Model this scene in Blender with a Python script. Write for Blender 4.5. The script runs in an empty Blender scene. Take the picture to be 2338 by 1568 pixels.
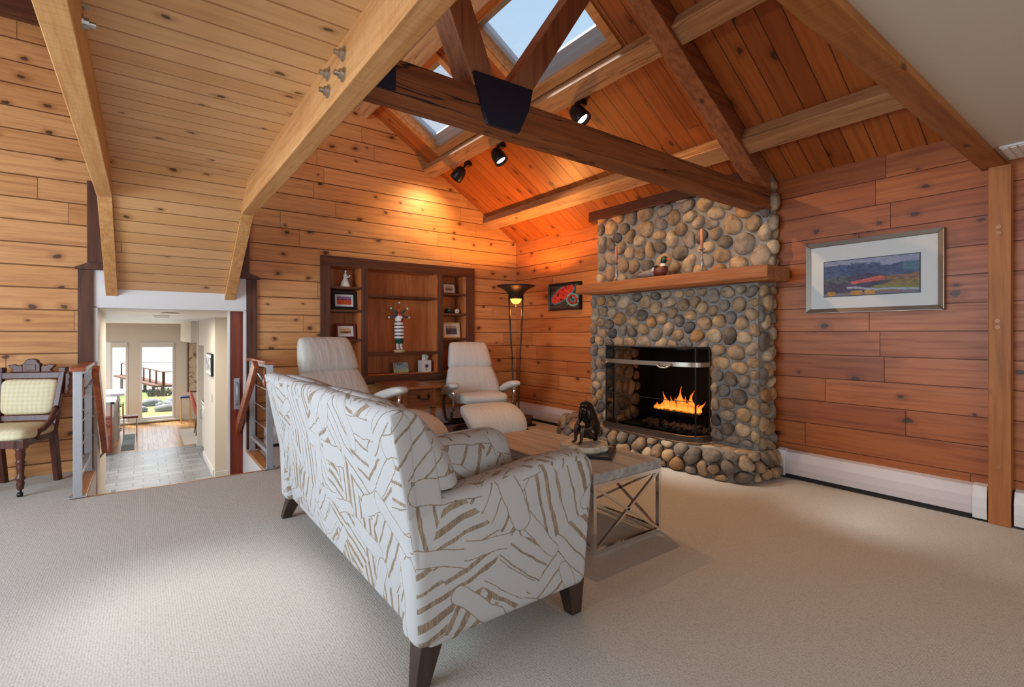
import bpy, bmesh, math, random
from mathutils import Vector, Matrix
R=math.radians; PI=math.pi
sc=bpy.context.scene; COL=sc.collection
# ------------------------------------------------------------------ camera
cd=bpy.data.cameras.new('camera'); cam=bpy.data.objects.new('camera',cd); COL.objects.link(cam)
cd.sensor_width=36; cd.lens=1131.3/2338*36; cd.shift_y=-22.5/2338; cd.clip_start=.05; cd.clip_end=400
YAW=R(53.32)
cam.location=(0,0,1.2); cam.rotation_euler=(R(90),0,YAW-R(90)); sc.camera=cam
# ------------------------------------------------------------------ exposure
vs=sc.view_settings; vs.view_transform='Standard'; vs.look='None'; vs.gamma=1; vs.use_curve_mapping=False
vs.exposure=0.0
sc.cycles.max_bounces=8; sc.cycles.diffuse_bounces=4; sc.cycles.glossy_bounces=4; sc.cycles.transparent_max_bounces=16
sc.cycles.sample_clamp_indirect=6; sc.cycles.use_denoising=True
# ------------------------------------------------------------------ sky
wd=bpy.data.worlds.new('sky'); sc.world=wd; wd.use_nodes=True
wn=wd.node_tree; wn.nodes.clear()
tc=wn.nodes.new('ShaderNodeTexCoord'); sx=wn.nodes.new('ShaderNodeSeparateXYZ'); rp=wn.nodes.new('ShaderNodeValToRGB')
bg=wn.nodes.new('ShaderNodeBackground'); wo=wn.nodes.new('ShaderNodeOutputWorld')
wn.links.new(tc.outputs['Generated'],sx.inputs[0]); wn.links.new(sx.outputs['Z'],rp.inputs[0])
wn.links.new(rp.outputs[0],bg.inputs[0]); wn.links.new(bg.outputs[0],wo.inputs[0])
e=rp.color_ramp.elements; e[0].position=0; e[0].color=(.95,.97,1,1); e[1].position=1; e[1].color=(.13,.33,.72,1)
x=e.new(.42); x.color=(.62,.80,.98,1); x=e.new(.75); x.color=(.27,.50,.82,1)
bg.inputs[1].default_value=1.0
def light(name,kind,loc,energy,color,**k):
    l=bpy.data.lights.new(name,kind); l.energy=energy; l.color=color
    o=bpy.data.objects.new(name,l); COL.objects.link(o); o.location=loc
    tgt=k.pop('target',None)
    for a,b in k.items(): setattr(l,a,b)
    if tgt is not None:
        o.rotation_euler=(Vector(tgt)-Vector(loc)).to_track_quat('-Z','Y').to_euler()
    return o
DAY=(.69,.85,1.0)
light('daylight_west_windows','AREA',(-3.15,2.6,1.55),225,DAY,target=(0,2.6,1.35),shape='RECTANGLE',size=3.6,size_y=1.9)
light('daylight_rear_windows','AREA',(.6,-3.45,1.35),58,(.8,.9,1.0),target=(.6,0,1.2),shape='RECTANGLE',size=4.2,size_y=1.5)
light('daylight_far_window','AREA',(.0,14.7,.1),14,(.95,.98,1.0),target=(0,0,-.2),shape='RECTANGLE',size=1.4,size_y=1.8)
light('sun','SUN',(0,0,20),10,(.97,.98,1),target=(1.3,-2.1,16.4),angle=R(13))

# ------------------------------------------------------------------ helpers
def srgb(*c):
    if len(c)==1: c=c[0]
    return tuple(((v/255)/12.92 if v/255<=.04045 else ((v/255+.055)/1.055)**2.4) for v in c)+(1,)
class NT:
    def __init__(s,name):
        s.m=bpy.data.materials.new(name); s.m.use_nodes=True; s.t=s.m.node_tree
        s.b=s.t.nodes['Principled BSDF']; s.out=s.t.nodes['Material Output']
    def put(s,sock,v):
        if v is None: return
        if hasattr(v,'is_output') or isinstance(v,bpy.types.NodeSocket): s.t.links.new(v,sock)
        else:
            try: sock.default_value=v
            except Exception:
                sock.default_value=tuple(v)[:3] if len(v)==4 else tuple(v)+(1,)
    def n(s,ty,ins={},out=0,**attr):
        nd=s.t.nodes.new('ShaderNode'+ty)
        for k,v in attr.items(): setattr(nd,k,v)
        for k,v in ins.items(): s.put(nd.inputs[k],v)
        return nd.outputs[out]
    def ma(s,op,a,b=None,c=None,clamp=False):
        nd=s.t.nodes.new('ShaderNodeMath'); nd.operation=op; nd.use_clamp=clamp
        s.put(nd.inputs[0],a)
        if b is not None: s.put(nd.inputs[1],b)
        if c is not None: s.put(nd.inputs[2],c)
        return nd.outputs[0]
    def vm(s,op,a,b=None,out=0,scale=None):
        nd=s.t.nodes.new('ShaderNodeVectorMath'); nd.operation=op; s.put(nd.inputs[0],a)
        if b is not None: s.put(nd.inputs[1],b)
        if scale is not None: s.put(nd.inputs['Scale'],scale)
        return nd.outputs[out]
    def xyz(s,x=0,y=0,z=0): return s.n('CombineXYZ',{0:x,1:y,2:z})
    def sep(s,v):
        nd=s.t.nodes.new('ShaderNodeSeparateXYZ'); s.put(nd.inputs[0],v); return nd.outputs
    def mix(s,f,a,b,mode='MIX'):
        nd=s.t.nodes.new('ShaderNodeMix'); nd.data_type='RGBA'; nd.blend_type=mode
        s.put(nd.inputs[0],f); s.put(nd.inputs[6],a); s.put(nd.inputs[7],b); return nd.outputs[2]
    def ss(s,v,a,b):  # smoothstep a->b : 0->1
        nd=s.t.nodes.new('ShaderNodeMapRange'); nd.interpolation_type='SMOOTHSTEP'
        s.put(nd.inputs[0],v); nd.inputs[1].default_value=a; nd.inputs[2].default_value=b; nd.inputs[3].default_value=0; nd.inputs[4].default_value=1
        return nd.outputs[0]
    def ramp(s,f,stops,interp='LINEAR'):
        nd=s.t.nodes.new('ShaderNodeValToRGB'); nd.color_ramp.interpolation=interp; e=nd.color_ramp.elements
        e[0].position,e[0].color=stops[0]; e[1].position,e[1].color=stops[-1]
        for p,c in stops[1:-1]: q=e.new(p); q.color=c
        s.put(nd.inputs[0],f); return nd.outputs[0]
    def noise(s,v,scale=5,detail=3,rough=.5,out=0): return s.n('TexNoise',{'Vector':v,'Scale':scale,'Detail':detail,'Roughness':rough},out=out)
    def bump(s,h,strength=.3,dist=.01):
        s.put(s.b.inputs['Normal'],s.n('Bump',{'Height':h,'Strength':strength,'Distance':dist}))
    def fin(s,col=None,rough=None,metal=None,spec=None):
        if col is not None: s.put(s.b.inputs['Base Color'],col)
        if rough is not None: s.put(s.b.inputs['Roughness'],rough)
        if metal is not None: s.put(s.b.inputs['Metallic'],metal)
        if spec is not None: s.put(s.b.inputs['Specular IOR Level'],spec)
        return s.m
AX={'x':0,'y':1,'z':2}
def flat(name,col,rough=.5,metal=0,nz=.06,scale=30,spec=.5,bump=0):
    k=NT(name); v=k.n('TexCoord',out=3); n=k.noise(v,scale,3)
    c=k.mix(k.ma('MULTIPLY',n,nz*2),col,tuple(x*.7 for x in col[:3])+(1,))
    if bump: k.bump(n,bump,.004)
    return k.fin(c,rough,metal,spec)
def boards(name,ca,cb,across,along,h,L,phase=0,groove=.006,gcol=None,knots=.5,rough=.42,seed=0,off=None,ksize=1.0,gb=.8,contrast=1.0):
    """tongue-and-groove planks: random tint per board, grain, knots and grooves"""
    k=NT(name); p=k.sep(k.n('NewGeometry',out=0)); ac=p[AX[across]]; al=p[AX[along]]
    q=k.ma('DIVIDE',k.ma('SUBTRACT',ac,phase),h); row=k.ma('FLOOR',q); fr=k.ma('SUBTRACT',q,row)
    rr=k.n('TexWhiteNoise',{'W':k.ma('ADD',row,seed+.5)},noise_dimensions='1D')
    a2=k.ma('ADD',k.ma('DIVIDE',al,L),k.ma('MULTIPLY',rr,7.31)); seg=k.ma('FLOOR',a2); fa=k.ma('SUBTRACT',a2,seg)
    wn=k.t.nodes.new('ShaderNodeTexWhiteNoise'); wn.noise_dimensions='2D'; k.put(wn.inputs[0],k.xyz(row,seg,0)); rid=wn.outputs[0]
    gd=k.ma('MULTIPLY',k.ma('MINIMUM',fr,k.ma('SUBTRACT',1,fr)),h)
    ed=k.ma('MULTIPLY',k.ma('MINIMUM',fa,k.ma('SUBTRACT',1,fa)),L)
    gm=k.ma('SUBTRACT',1,k.ss(gd,groove*.35,groove)); em=k.ma('SUBTRACT',1,k.ss(ed,.0008,.0025)); g=k.ma('MAXIMUM',gm,em)
    # grain
    o1=k.ma('MULTIPLY',rid,53.0)
    gv=k.xyz(k.ma('ADD',k.ma('MULTIPLY',al,1.1),o1),k.ma('MULTIPLY',ac,20),o1)
    gn=k.noise(gv,1.6,5,.6)
    gv2=k.xyz(k.ma('ADD',k.ma('MULTIPLY',al,3),o1),k.ma('MULTIPLY',ac,95),o1); g2=k.noise(gv2,1.0,3,.5)
    br=k.noise(k.xyz(k.ma('ADD',k.ma('MULTIPLY',al,1.3),o1),k.ma('MULTIPLY',ac,5),0),1.0,2)
    col=k.mix(rid,ca,cb)
    dk=k.mix(1.0,col,(.62,.5,.4,1),'MULTIPLY')
    col=k.mix(k.ma('MULTIPLY',k.ss(gn,.42,.72),.75*contrast),col,dk)
    col=k.mix(k.ma('MULTIPLY',k.ss(g2,.5,.75),.35*contrast),col,dk)
    col=k.mix(k.ma('MULTIPLY',k.ss(br,.5,.75),.35),col,k.mix(1.0,col,(1.18,1.2,1.22,1),'MULTIPLY'))
    # knots
    kv=k.xyz(k.ma('ADD',k.ma('MULTIPLY',al,3.1),k.ma('MULTIPLY',rr,31)),k.ma('MULTIPLY',ac,4.7),0)
    wob=k.vm('SCALE',k.vm('SUBTRACT',k.noise(k.vm('SCALE',kv,scale=2.2),2,2,out=1),(.5,.5,.5)),scale=.16)
    vo=k.t.nodes.new('ShaderNodeTexVoronoi'); vo.voronoi_dimensions='2D'; k.put(vo.inputs['Vector'],k.vm('ADD',kv,wob)); vo.inputs['Scale'].default_value=1
    d=k.ma('DIVIDE',vo.outputs['Distance'],ksize); cr=k.sep(vo.outputs['Color'])
    keep=k.ma('GREATER_THAN',cr[0],1-knots)
    size=k.ma('ADD',.55,k.ma('MULTIPLY',cr[1],.9)); d=k.ma('DIVIDE',d,size)
    core=k.ma('MULTIPLY',k.ma('SUBTRACT',1,k.ss(d,.045,.075)),keep)
    ring=k.ma('MULTIPLY',k.ma('SUBTRACT',1,k.ss(d,.07,.2)),keep)
    col=k.mix(k.ma('MULTIPLY',ring,.55),col,k.mix(1.0,col,(.55,.4,.28,1),'MULTIPLY'))
    col=k.mix(k.ma('MULTIPLY',core,.85),col,(.035,.016,.008,1))
    gc=gcol or tuple(x*.22 for x in ca[:3])+(1,)
    col=k.mix(k.ma('MULTIPLY',g,.85),col,gc)
    hgt=k.ma('SUBTRACT',k.ma('MULTIPLY',gn,.08),k.ma('ADD',g,k.ma('MULTIPLY',core,.1)))
    k.bump(hgt,gb,.006)
    return k.fin(col,k.ma('ADD',rough-.08,k.ma('MULTIPLY',gn,.2)),spec=.45)
def wood(name,ca,cb,axis,rough=.5,coord='pos',saw=0,knots=.35,contrast=1,check=0):
    """solid timber; the grain runs along the given axis"""
    k=NT(name); v=k.n('NewGeometry',out=0) if coord=='pos' else k.n('TexCoord',out=3)
    i=AX[axis]; s=[26,26,26]; s[i]=1.6
    oi=k.n('ObjectInfo',out=5)
    vv=k.vm('ADD',k.vm('MULTIPLY',v,tuple(s)),k.xyz(k.ma('MULTIPLY',oi,37),k.ma('MULTIPLY',oi,11),0))
    n=k.noise(vv,1,5,.6); s2=[70,70,70]; s2[i]=3; n2=k.noise(k.vm('MULTIPLY',v,tuple(s2)),1,2)
    col=k.mix(k.ss(n,.35,.7),ca,cb); col=k.mix(k.ma('MULTIPLY',k.ss(n2,.5,.75),.4*contrast),col,k.mix(1.0,col,(.6,.5,.42,1),'MULTIPLY'))
    h=n
    if saw:
        s3=[1.5]*3; s3[i]=70; n3=k.noise(k.vm('MULTIPLY',v,tuple(s3)),1,2); h=k.ma('ADD',n,k.ma('MULTIPLY',n3,1.2))
        col=k.mix(k.ma('MULTIPLY',k.ss(n3,.5,.7),saw),col,k.mix(1.0,col,(.72,.62,.52,1),'MULTIPLY'))
    if knots:
        s4=[7,7,7]; s4[i]=3.2
        vo=k.t.nodes.new('ShaderNodeTexVoronoi'); k.put(vo.inputs['Vector'],k.vm('MULTIPLY',v,tuple(s4))); vo.inputs['Scale'].default_value=1
        cr=k.sep(vo.outputs['Color']); m=k.ma('MULTIPLY',k.ma('GREATER_THAN',cr[0],1-knots),k.ma('SUBTRACT',1,k.ss(vo.outputs['Distance'],.08,.17)))
        col=k.mix(k.ma('MULTIPLY',m,.8),col,tuple(x*.12 for x in ca[:3])+(1,))
    if check:
        s5=[9,9,9]; s5[i]=.55
        w=k.noise(k.vm('MULTIPLY',v,tuple(s5)),1,3,.55); m=k.ma('SUBTRACT',1,k.ss(k.ma('ABSOLUTE',k.ma('SUBTRACT',w,.5)),.004,.012))
        col=k.mix(k.ma('MULTIPLY',m,check),col,(.01,.006,.004,1)); h=k.ma('SUBTRACT',h,m)
    k.bump(h,.35,.004)
    return k.fin(col,rough,spec=.4)
def emit(name,col,strength):
    k=NT(name); em=k.n('Emission',{'Color':col,'Strength':strength}); k.t.links.new(em,k.out.inputs[0]); return k.m
def pane(name,tint=(1,1,1,1),refl=.08,dark=0):
    k=NT(name); tr=k.n('BsdfTransparent',{'Color':tint}); gl=k.n('BsdfGlossy',{'Color':(1,1,1,1),'Roughness':.02})
    fr=k.n('LayerWeight',{'Blend':.25},out=0)
    sh=k.n('MixShader',{0:k.ma('MULTIPLY',fr,refl*4,clamp=True),1:tr,2:gl}); k.t.links.new(sh,k.out.inputs[0]); return k.m
def vcol(name,rough=.55,spec=.4,bump=0):
    k=NT(name); c=k.n('VertexColor',layer_name='paint')
    if bump: k.bump(k.noise(k.n('TexCoord',out=3),220,2),bump,.003)
    return k.fin(c,rough,spec=spec)

class B:
    """collects shapes; done() links them as ONE mesh object"""
    def __init__(s): s.bm=bmesh.new(); s.mi=0
    def _f(s,vs):
        try:
            f=s.bm.faces.new(vs); f.material_index=s.mi; return f
        except ValueError: return None
    def verts(s,ps): return [s.bm.verts.new(p) for p in ps]
    def box(s,x0,x1,y0,y1,z0,z1,mat=None):
        ps=[(x,y,z) for z in (z0,z1) for y in (y0,y1) for x in (x0,x1)]
        if mat is not None: ps=[mat@Vector(p) for p in ps]
        v=s.verts(ps)
        for f in ((0,2,3,1),(4,5,7,6),(0,1,5,4),(2,6,7,3),(0,4,6,2),(1,3,7,5)): s._f([v[i] for i in f])
        return s
    def hexa(s,a,b):  # two quads of 3D points
        v=s.verts(list(a)+list(b)); n=len(a)
        s._f(v[:n][::-1]); s._f(v[n:])
        for i in range(n): j=(i+1)%n; s._f([v[i],v[j],v[n+j],v[n+i]])
        return s
    def prism(s,poly,plane,a,b):
        def m(p,t):
            if plane=='xz': return (p[0],t,p[1])
            if plane=='yz': return (t,p[0],p[1])
            return (p[0],p[1],t)
        return s.hexa([m(p,a) for p in poly],[m(p,b) for p in poly])
    def beam(s,p0,p1,w,d,up=(0,0,1)):
        p0=Vector(p0);p1=Vector(p1); t=(p1-p0).normalized(); u=Vector(up); sd=t.cross(u).normalized(); u=sd.cross(t)
        c=[sd*w/2*i+u*d/2*j for i,j in ((-1,-1),(1,-1),(1,1),(-1,1))]
        return s.hexa([p0+q for q in c],[p1+q for q in c])
    def rings(s,rs,cap=True,close=True):
        vv=[s.verts(r) for r in rs]; n=len(rs[0])
        for a,b in zip(vv,vv[1:]):
            for i in range(n if close else n-1): j=(i+1)%n; s._f([a[i],a[j],b[j],b[i]])
        if cap: s._f(vv[0][::-1]); s._f(vv[-1])
        return s
    def tube(s,pts,r,n=10,cap=True,flatten=None):
        pts=[Vector(p) for p in pts]; rr=r if isinstance(r,(list,tuple)) else [r]*len(pts); rs=[]; prev=None
        for i,p in enumerate(pts):
            t=(pts[min(i+1,len(pts)-1)]-pts[max(i-1,0)]).normalized()
            if prev is None: prev=t.orthogonal().normalized()
            u=(prev-t*prev.dot(t)).normalized(); prev=u; w=t.cross(u)
            rs.append([p+(u*math.cos(2*PI*k/n)+w*math.sin(2*PI*k/n))*rr[i] for k in range(n)])
        return s.rings(rs,cap)
    def lathe(s,prof,c=(0,0,0),n=20,axis='z',cap=True,wob=None):
        rs=[]
        for r,z in prof:
            ring=[]
            for k in range(n):
                a=2*PI*k/n; q=r*(wob(k,n) if wob else 1)
                p=(q*math.cos(a),q*math.sin(a),z)
                if axis=='x': p=(z,p[0],p[1])
                if axis=='y': p=(p[1],z,p[0])
                ring.append((c[0]+p[0],c[1]+p[1],c[2]+p[2]))
            rs.append(ring)
        return s.rings(rs,cap)
    def ball(s,c,r,n=12,m=8,rot=None,e=1.0):
        if not isinstance(r,(tuple,list)): r=(r,r,r)
        rs=[]
        sg=lambda v:math.copysign(abs(v)**e,v)
        for j in range(1,m):
            t=-PI/2+PI*j/m
            ring=[]
            for k in range(n):
                a=2*PI*k/n; p=Vector((r[0]*sg(math.cos(t))*sg(math.cos(a)),r[1]*sg(math.cos(t))*sg(math.sin(a)),r[2]*sg(math.sin(t))))
                if rot is not None: p=rot@p
                ring.append(Vector(c)+p)
            rs.append(ring)
        lo=Vector((0,0,-r[2])); hi=Vector((0,0,r[2]))
        if rot is not None: lo=rot@lo; hi=rot@hi
        vv=[s.verts(q) for q in rs]; a=s.bm.verts.new(Vector(c)+lo); b=s.bm.verts.new(Vector(c)+hi)
        for p,q in zip(vv,vv[1:]):
            for i in range(n): j=(i+1)%n; s._f([p[i],p[j],q[j],q[i]])
        for i in range(n): j=(i+1)%n; s._f([a,vv[0][j],vv[0][i]]); s._f([b,vv[-1][i],vv[-1][j]])
        return s
    def pad(s,path,n=28,e=3.2,cx=0.0):
        """path of (y,z,half width,half thickness): padded slab swept in the y-z plane"""
        rs=[]
        for i,(y,z,w,t) in enumerate(path):
            a=path[max(i-1,0)]; b=path[min(i+1,len(path)-1)]; d=Vector((0,b[0]-a[0],b[1]-a[1])).normalized(); nr=Vector((0,-d.z,d.y))
            ring=[]
            for k in range(n):
                q=2*PI*k/n; c,sn=math.cos(q),math.sin(q)
                ring.append(Vector((cx+w*math.copysign(abs(c)**(2/e),c),y,z))+nr*t*math.copysign(abs(sn)**(2/e),sn))
            rs.append(ring)
        return s.rings(rs)
    def done(s,name,mat,parent=None,smooth=False,bevel=0,seg=2,sub=0,world=False,label=None,cat=None,group=None,kind=None,angle=40):
        bmesh.ops.recalc_face_normals(s.bm,faces=s.bm.faces[:])
        me=bpy.data.meshes.new(name); s.bm.to_mesh(me); s.bm.free()
        o=bpy.data.objects.new(name,me); COL.objects.link(o)
        for m in (mat if isinstance(mat,(list,tuple)) else [mat]): me.materials.append(m)
        off=Vector((0,0,0))
        if parent is not None:
            o.parent=parent
            if world:
                q=parent
                while q is not None: off+=q.location; q=q.parent
        elif len(me.vertices):
            xs=[v.co for v in me.vertices]
            off=Vector(((min(v.x for v in xs)+max(v.x for v in xs))/2,(min(v.y for v in xs)+max(v.y for v in xs))/2,min(v.z for v in xs)))
            o.location=off
        if off.length: me.transform(Matrix.Translation(-off))
        if smooth:
            for p in me.polygons: p.use_smooth=True
        if bevel:
            bv=o.modifiers.new('edge','BEVEL'); bv.width=bevel; bv.segments=seg; bv.limit_method='ANGLE'; bv.angle_limit=R(angle)
        if sub:
            sb=o.modifiers.new('smooth','SUBSURF'); sb.levels=sub; sb.render_levels=sub
        tag(o,label,cat,group,kind); return o
def tag(o,label=None,cat=None,group=None,kind=None):
    for a,b in (('label',label),('category',cat),('group',group),('kind',kind)):
        if b: o[a]=b
    return o
def T(name,label,cat,loc=(0,0,0),rz=0,group=None,kind=None,rot=None,scale=1):
    o=bpy.data.objects.new(name,None); COL.objects.link(o); o.empty_display_size=.1; o.location=loc; o.rotation_euler=rot or (0,0,rz); o.scale=(scale,)*3
    return tag(o,label,cat,group,kind)
def dup(o,loc=None,rz=None,label=None,group=None,parent=None):
    c=o.copy(); COL.objects.link(c)
    if parent is not None: c.parent=parent
    if loc is not None: c.location=loc
    if rz is not None: c.rotation_euler=(0,0,rz)
    if label: c['label']=label
    if group: c['group']=group
    for ch in list(o.children): dup(ch,parent=c)
    return c
def struct(b,name,mat,**k): return b.done(name,mat,kind='structure',**k)
def skin(name,mat,verts,edges,radii,parent=None,sub=2,root=0):
    me=bpy.data.meshes.new(name); me.from_pydata(verts,edges,[]); o=bpy.data.objects.new(name,me); COL.objects.link(o); me.materials.append(mat)
    if parent is not None: o.parent=parent
    m=o.modifiers.new('skin','SKIN'); m.use_smooth_shade=True; m.branch_smoothing=.6
    for i,r in enumerate(radii):
        d=me.skin_vertices[0].data[i]; d.radius=r if isinstance(r,tuple) else (r,r); d.use_root=(i==root)
    s=o.modifiers.new('smooth','SUBSURF'); s.levels=sub; s.render_levels=sub
    return o
# ================================================================== materials
XB,YA,ZE,SL=4.364,5.761,2.509,.617
roofz=lambda x: ZE+SL*(XB-x)
M={}
M['pineA']=boards('knotty_pine_wall',srgb(216,160,104),srgb(200,140,84),'z','x',.187,1.9,1.217-.187*12,.007,gcol=srgb(88,40,14),knots=.6,seed=1,ksize=1.08)
M['pineB']=boards('red_pine_wall',srgb(178,101,46),srgb(154,80,33),'z','y',.187,1.55,1.2176-.187*12,.0035,gcol=srgb(66,28,14),knots=.48,seed=5,ksize=1.1,contrast=1.2)
M['ceil']=boards('ceiling_planks',srgb(182,102,46),srgb(156,80,33),'y','x',.145,40,0.02,.004,gcol=srgb(50,22,8),knots=.4,seed=9,ksize=1.25)
M['pale']=boards('pale_pine_planks',srgb(224,178,126),srgb(214,164,110),'y','x',.14,9,.012,.0065,gcol=srgb(168,108,60),knots=.6,seed=3,ksize=.8,contrast=.45)
M['pale2']=boards('pale_pine_slope',srgb(222,172,120),srgb(212,160,104),'y','x',.118,9,.09,.005,gcol=srgb(140,86,48),knots=.6,seed=13,ksize=.8,contrast=.45)
M['palebeam']=wood('pale_timber',srgb(216,162,104),srgb(198,138,80),'y',.6,saw=.35,knots=.12)
M['brownX']=wood('brown_timber_long',srgb(148,86,46),srgb(114,62,32),'x',.5,knots=.25,check=.9)
M['brownS']=wood('brown_timber_sloped',srgb(168,108,70),srgb(134,80,50),'x',.55,knots=.25)
M['strut']=wood('strut_timber',srgb(172,118,84),srgb(136,86,60),'z',.55,knots=.35)
M['purlin']=wood('purlin_timber',srgb(192,144,98),srgb(162,112,72),'y',.5,knots=.2,check=.4)
M['beamT']=wood('tan_timber',srgb(168,104,50),srgb(138,78,34),'x',.55,saw=.25,knots=.3)
M['postT']=wood('post_timber',srgb(178,112,58),srgb(154,90,43),'z',.55,knots=.25)
M['walnutZ']=wood('dark_walnut_upright',srgb(98,60,42),srgb(70,40,27),'z',.5,knots=.1)
M['walnutX']=wood('dark_walnut_rail',srgb(98,58,38),srgb(70,38,24),'x',.45,knots=.15)
M['walnutY']=wood('dark_walnut_trim',srgb(92,52,32),srgb(66,36,22),'y',.5,knots=.1)
M['bcback']=wood('bookcase_panel',srgb(204,124,70),srgb(176,98,52),'z',.4,knots=.05)
M['mantel']=wood('mantel_timber',srgb(168,104,56),srgb(140,78,40),'y',.6,knots=.3)
M['black']=flat('black_metal',(.012,.012,.013,1),.45,.4)
M['plate']=flat('blued_steel_plate',(.012,.013,.03,1),.55,.3)
M['steel']=flat('brushed_steel',(.48,.49,.52,1),.38,.6,scale=80)
M['bolt']=flat('zinc_bolt',(.5,.5,.48,1),.3,1)
M['chrome']=flat('chrome',(.85,.85,.86,1),.08,1,nz=0)
M['white']=flat('white_paint',srgb(226,224,222),.5)
M['offwhite']=flat('off_white_wall',srgb(222,214,202),.7)
M['greige']=flat('greige_wall',srgb(196,188,176),.7)
M['drywall']=flat('drywall_ceiling',srgb(205,192,172),.8)
M['heater']=flat('heater_enamel',srgb(214,204,204),.45)
M['dark']=flat('painted_gap_shade',(.015,.013,.012,1),.8)  # near-black colour standing in for shade below the heaters
M['cherryY']=wood('cherry_handrail',srgb(172,96,60),srgb(142,70,42),'y',.35,knots=0)
M['cherryZ']=wood('cherry_panel',srgb(140,62,40),srgb(112,44,28),'z',.4,knots=0)
M['oakY']=wood('oak_edge',srgb(190,126,70),srgb(164,100,50),'y',.4,knots=0)
M['pane']=pane('window_glass')
k=NT('carpet'); v=k.n('NewGeometry',out=0)
vo=k.t.nodes.new('ShaderNodeTexVoronoi'); k.put(vo.inputs['Vector'],k.vm('MULTIPLY',v,(1,1.25,1))); vo.inputs['Scale'].default_value=100; vo.inputs['Randomness'].default_value=.45
n1=k.noise(v,3,3); n2=k.noise(v,240,2)
c=k.mix(k.ma('MULTIPLY',k.ss(vo.outputs['Distance'],.3,.8),.6),srgb(200,194,185),srgb(151,144,134)); c=k.mix(k.ma('MULTIPLY',n2,.25),c,srgb(184,174,160)); c=k.mix(k.ma('MULTIPLY',n1,.15),c,srgb(184,174,162))
k.bump(k.ma('SUBTRACT',1,vo.outputs['Distance']),.4,.004); M['carpet']=k.fin(c,.95,spec=.1)
k=NT('tile'); p=k.sep(k.n('NewGeometry',out=0))
br=k.t.nodes.new('ShaderNodeTexBrick'); k.put(br.inputs['Vector'],k.xyz(p[0],p[1],0)); br.inputs['Scale'].default_value=1; br.inputs['Brick Width'].default_value=.31; br.inputs['Row Height'].default_value=.2
br.inputs['Mortar Size'].default_value=.006; br.offset=.37; br.inputs['Color1'].default_value=srgb(156,160,164); br.inputs['Color2'].default_value=srgb(120,124,130); br.inputs['Mortar'].default_value=srgb(60,60,62)
c=k.mix(.2,br.outputs[0],k.n('TexNoise',{'Vector':k.n('NewGeometry',out=0),'Scale':4,'Detail':3},out=0)); M['tile']=k.fin(c,.32,spec=.35)
M['oakfloor']=boards('oak_floor',srgb(206,160,104),srgb(190,140,84),'x','y',.08,1.3,0,.0015,knots=.05,rough=.28)

# ================================================================== setting
# floors
b=B(); ED=4.78
b.box(-3.2,XB+.1,-3.5,ED,-.12,0); b.box(-3.2,-.42,ED,YA+.1,-.12,0); b.box(.95,XB+.1,ED,YA+.1,-.12,0)
struct(b,'floor',M['carpet'])
b=B(); b.box(-.375,.9,ED-.006,ED+.03,-.3,-.0); struct(b,'trim_1',M['oakY'])
# wall with stair opening and bookcase niche (planks)
b=B(); y0,y1=YA,YA+.14
b.prism([(-3.3,-.12),(-.352,-.12),(-.352,4.3),(-3.3,4.3)],'xz',y0,y1)
b.prism([(-.352,1.76),(.857,1.76),(.857,4.3),(-.352,4.3)],'xz',y0,y1)
b.prism([(.857,-.12),(1.66,-.12),(1.66,roofz(1.66)+.1),(1.5,4.3),(.857,4.3)],'xz',y0,y1)
b.prism([(1.66,-.12),(3.58,-.12),(3.58,.70),(1.66,.70)],'xz',y0,y1)
b.prism([(1.66,2.03),(3.58,2.03),(3.58,roofz(3.58)+.1),(1.66,roofz(1.66)+.1)],'xz',y0,y1)
b.prism([(3.58,-.12),(XB+.14,-.12),(XB+.14,ZE+.1),(3.58,roofz(3.58)+.1)],'xz',y0,y1)
struct(b,'wall_back',M['pineA'])
# fireplace wall: the corner end is honey pine with lamp glow painted in, the rest redder planks
M['pineB2']=boards('pine_corner_painted_glow',srgb(200,124,68),srgb(178,102,50),'z','y',.187,1.7,1.2176-.187*12,.006,gcol=srgb(84,36,14),knots=.5,seed=21)
b=B(); b.box(XB,XB+.14,4.0,YA+.14,-.12,ZE+.1); struct(b,'wall_right_corner',M['pineB2'])
b=B(); b.box(XB,XB+.14,-3.6,2.5,-.12,ZE+.1); struct(b,'wall_right',M['pineB'])
b=B(); b.box(XB,XB+.14,2.5,4.0,1.2,ZE+.1); struct(b,'wall_right_chimney',M['pineB'])
# other walls with their window openings (behind the camera)
b=B()
b.box(-3.34,-3.2,-3.6,.7,-.12,4.3); b.box(-3.34,-3.2,4.5,YA+.14,-.12,4.3); b.box(-3.34,-3.2,.7,4.5,-.12,.55); b.box(-3.34,-3.2,.7,4.5,2.55,4.3)
struct(b,'wall_left',M['pineA'])
b=B()
b.box(-3.34,-1.6,-3.64,-3.5,-.12,2.4); b.box(2.8,XB+.14,-3.64,-3.5,-.12,2.4); b.box(-1.6,2.8,-3.64,-3.5,-.12,.55); b.box(-1.6,2.8,-3.64,-3.5,2.15,2.4)
struct(b,'wall_front',M['offwhite'])
# ceilings
b=B(); b.box(-3.34,XB+.14,-3.64,.645,2.29,2.4); struct(b,'ceiling',M['drywall'])
b=B(); b.box(-3.34,-1.62,.645,YA+.14,4.28,4.4); b.box(-1.1,1.5,.645,YA+.14,4.28,4.4); b.box(-1.62,-1.1,.645,4.68,4.28,4.4); b.box(-1.62,-1.1,5.34,YA+.14,4.28,4.4); b.box(-3.34,XB+.1,.56,.64,2.4,4.4); struct(b,'ceiling_upper',M['ceil'])  # unseen opening cut so the sun lights a patch of left carpet
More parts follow.
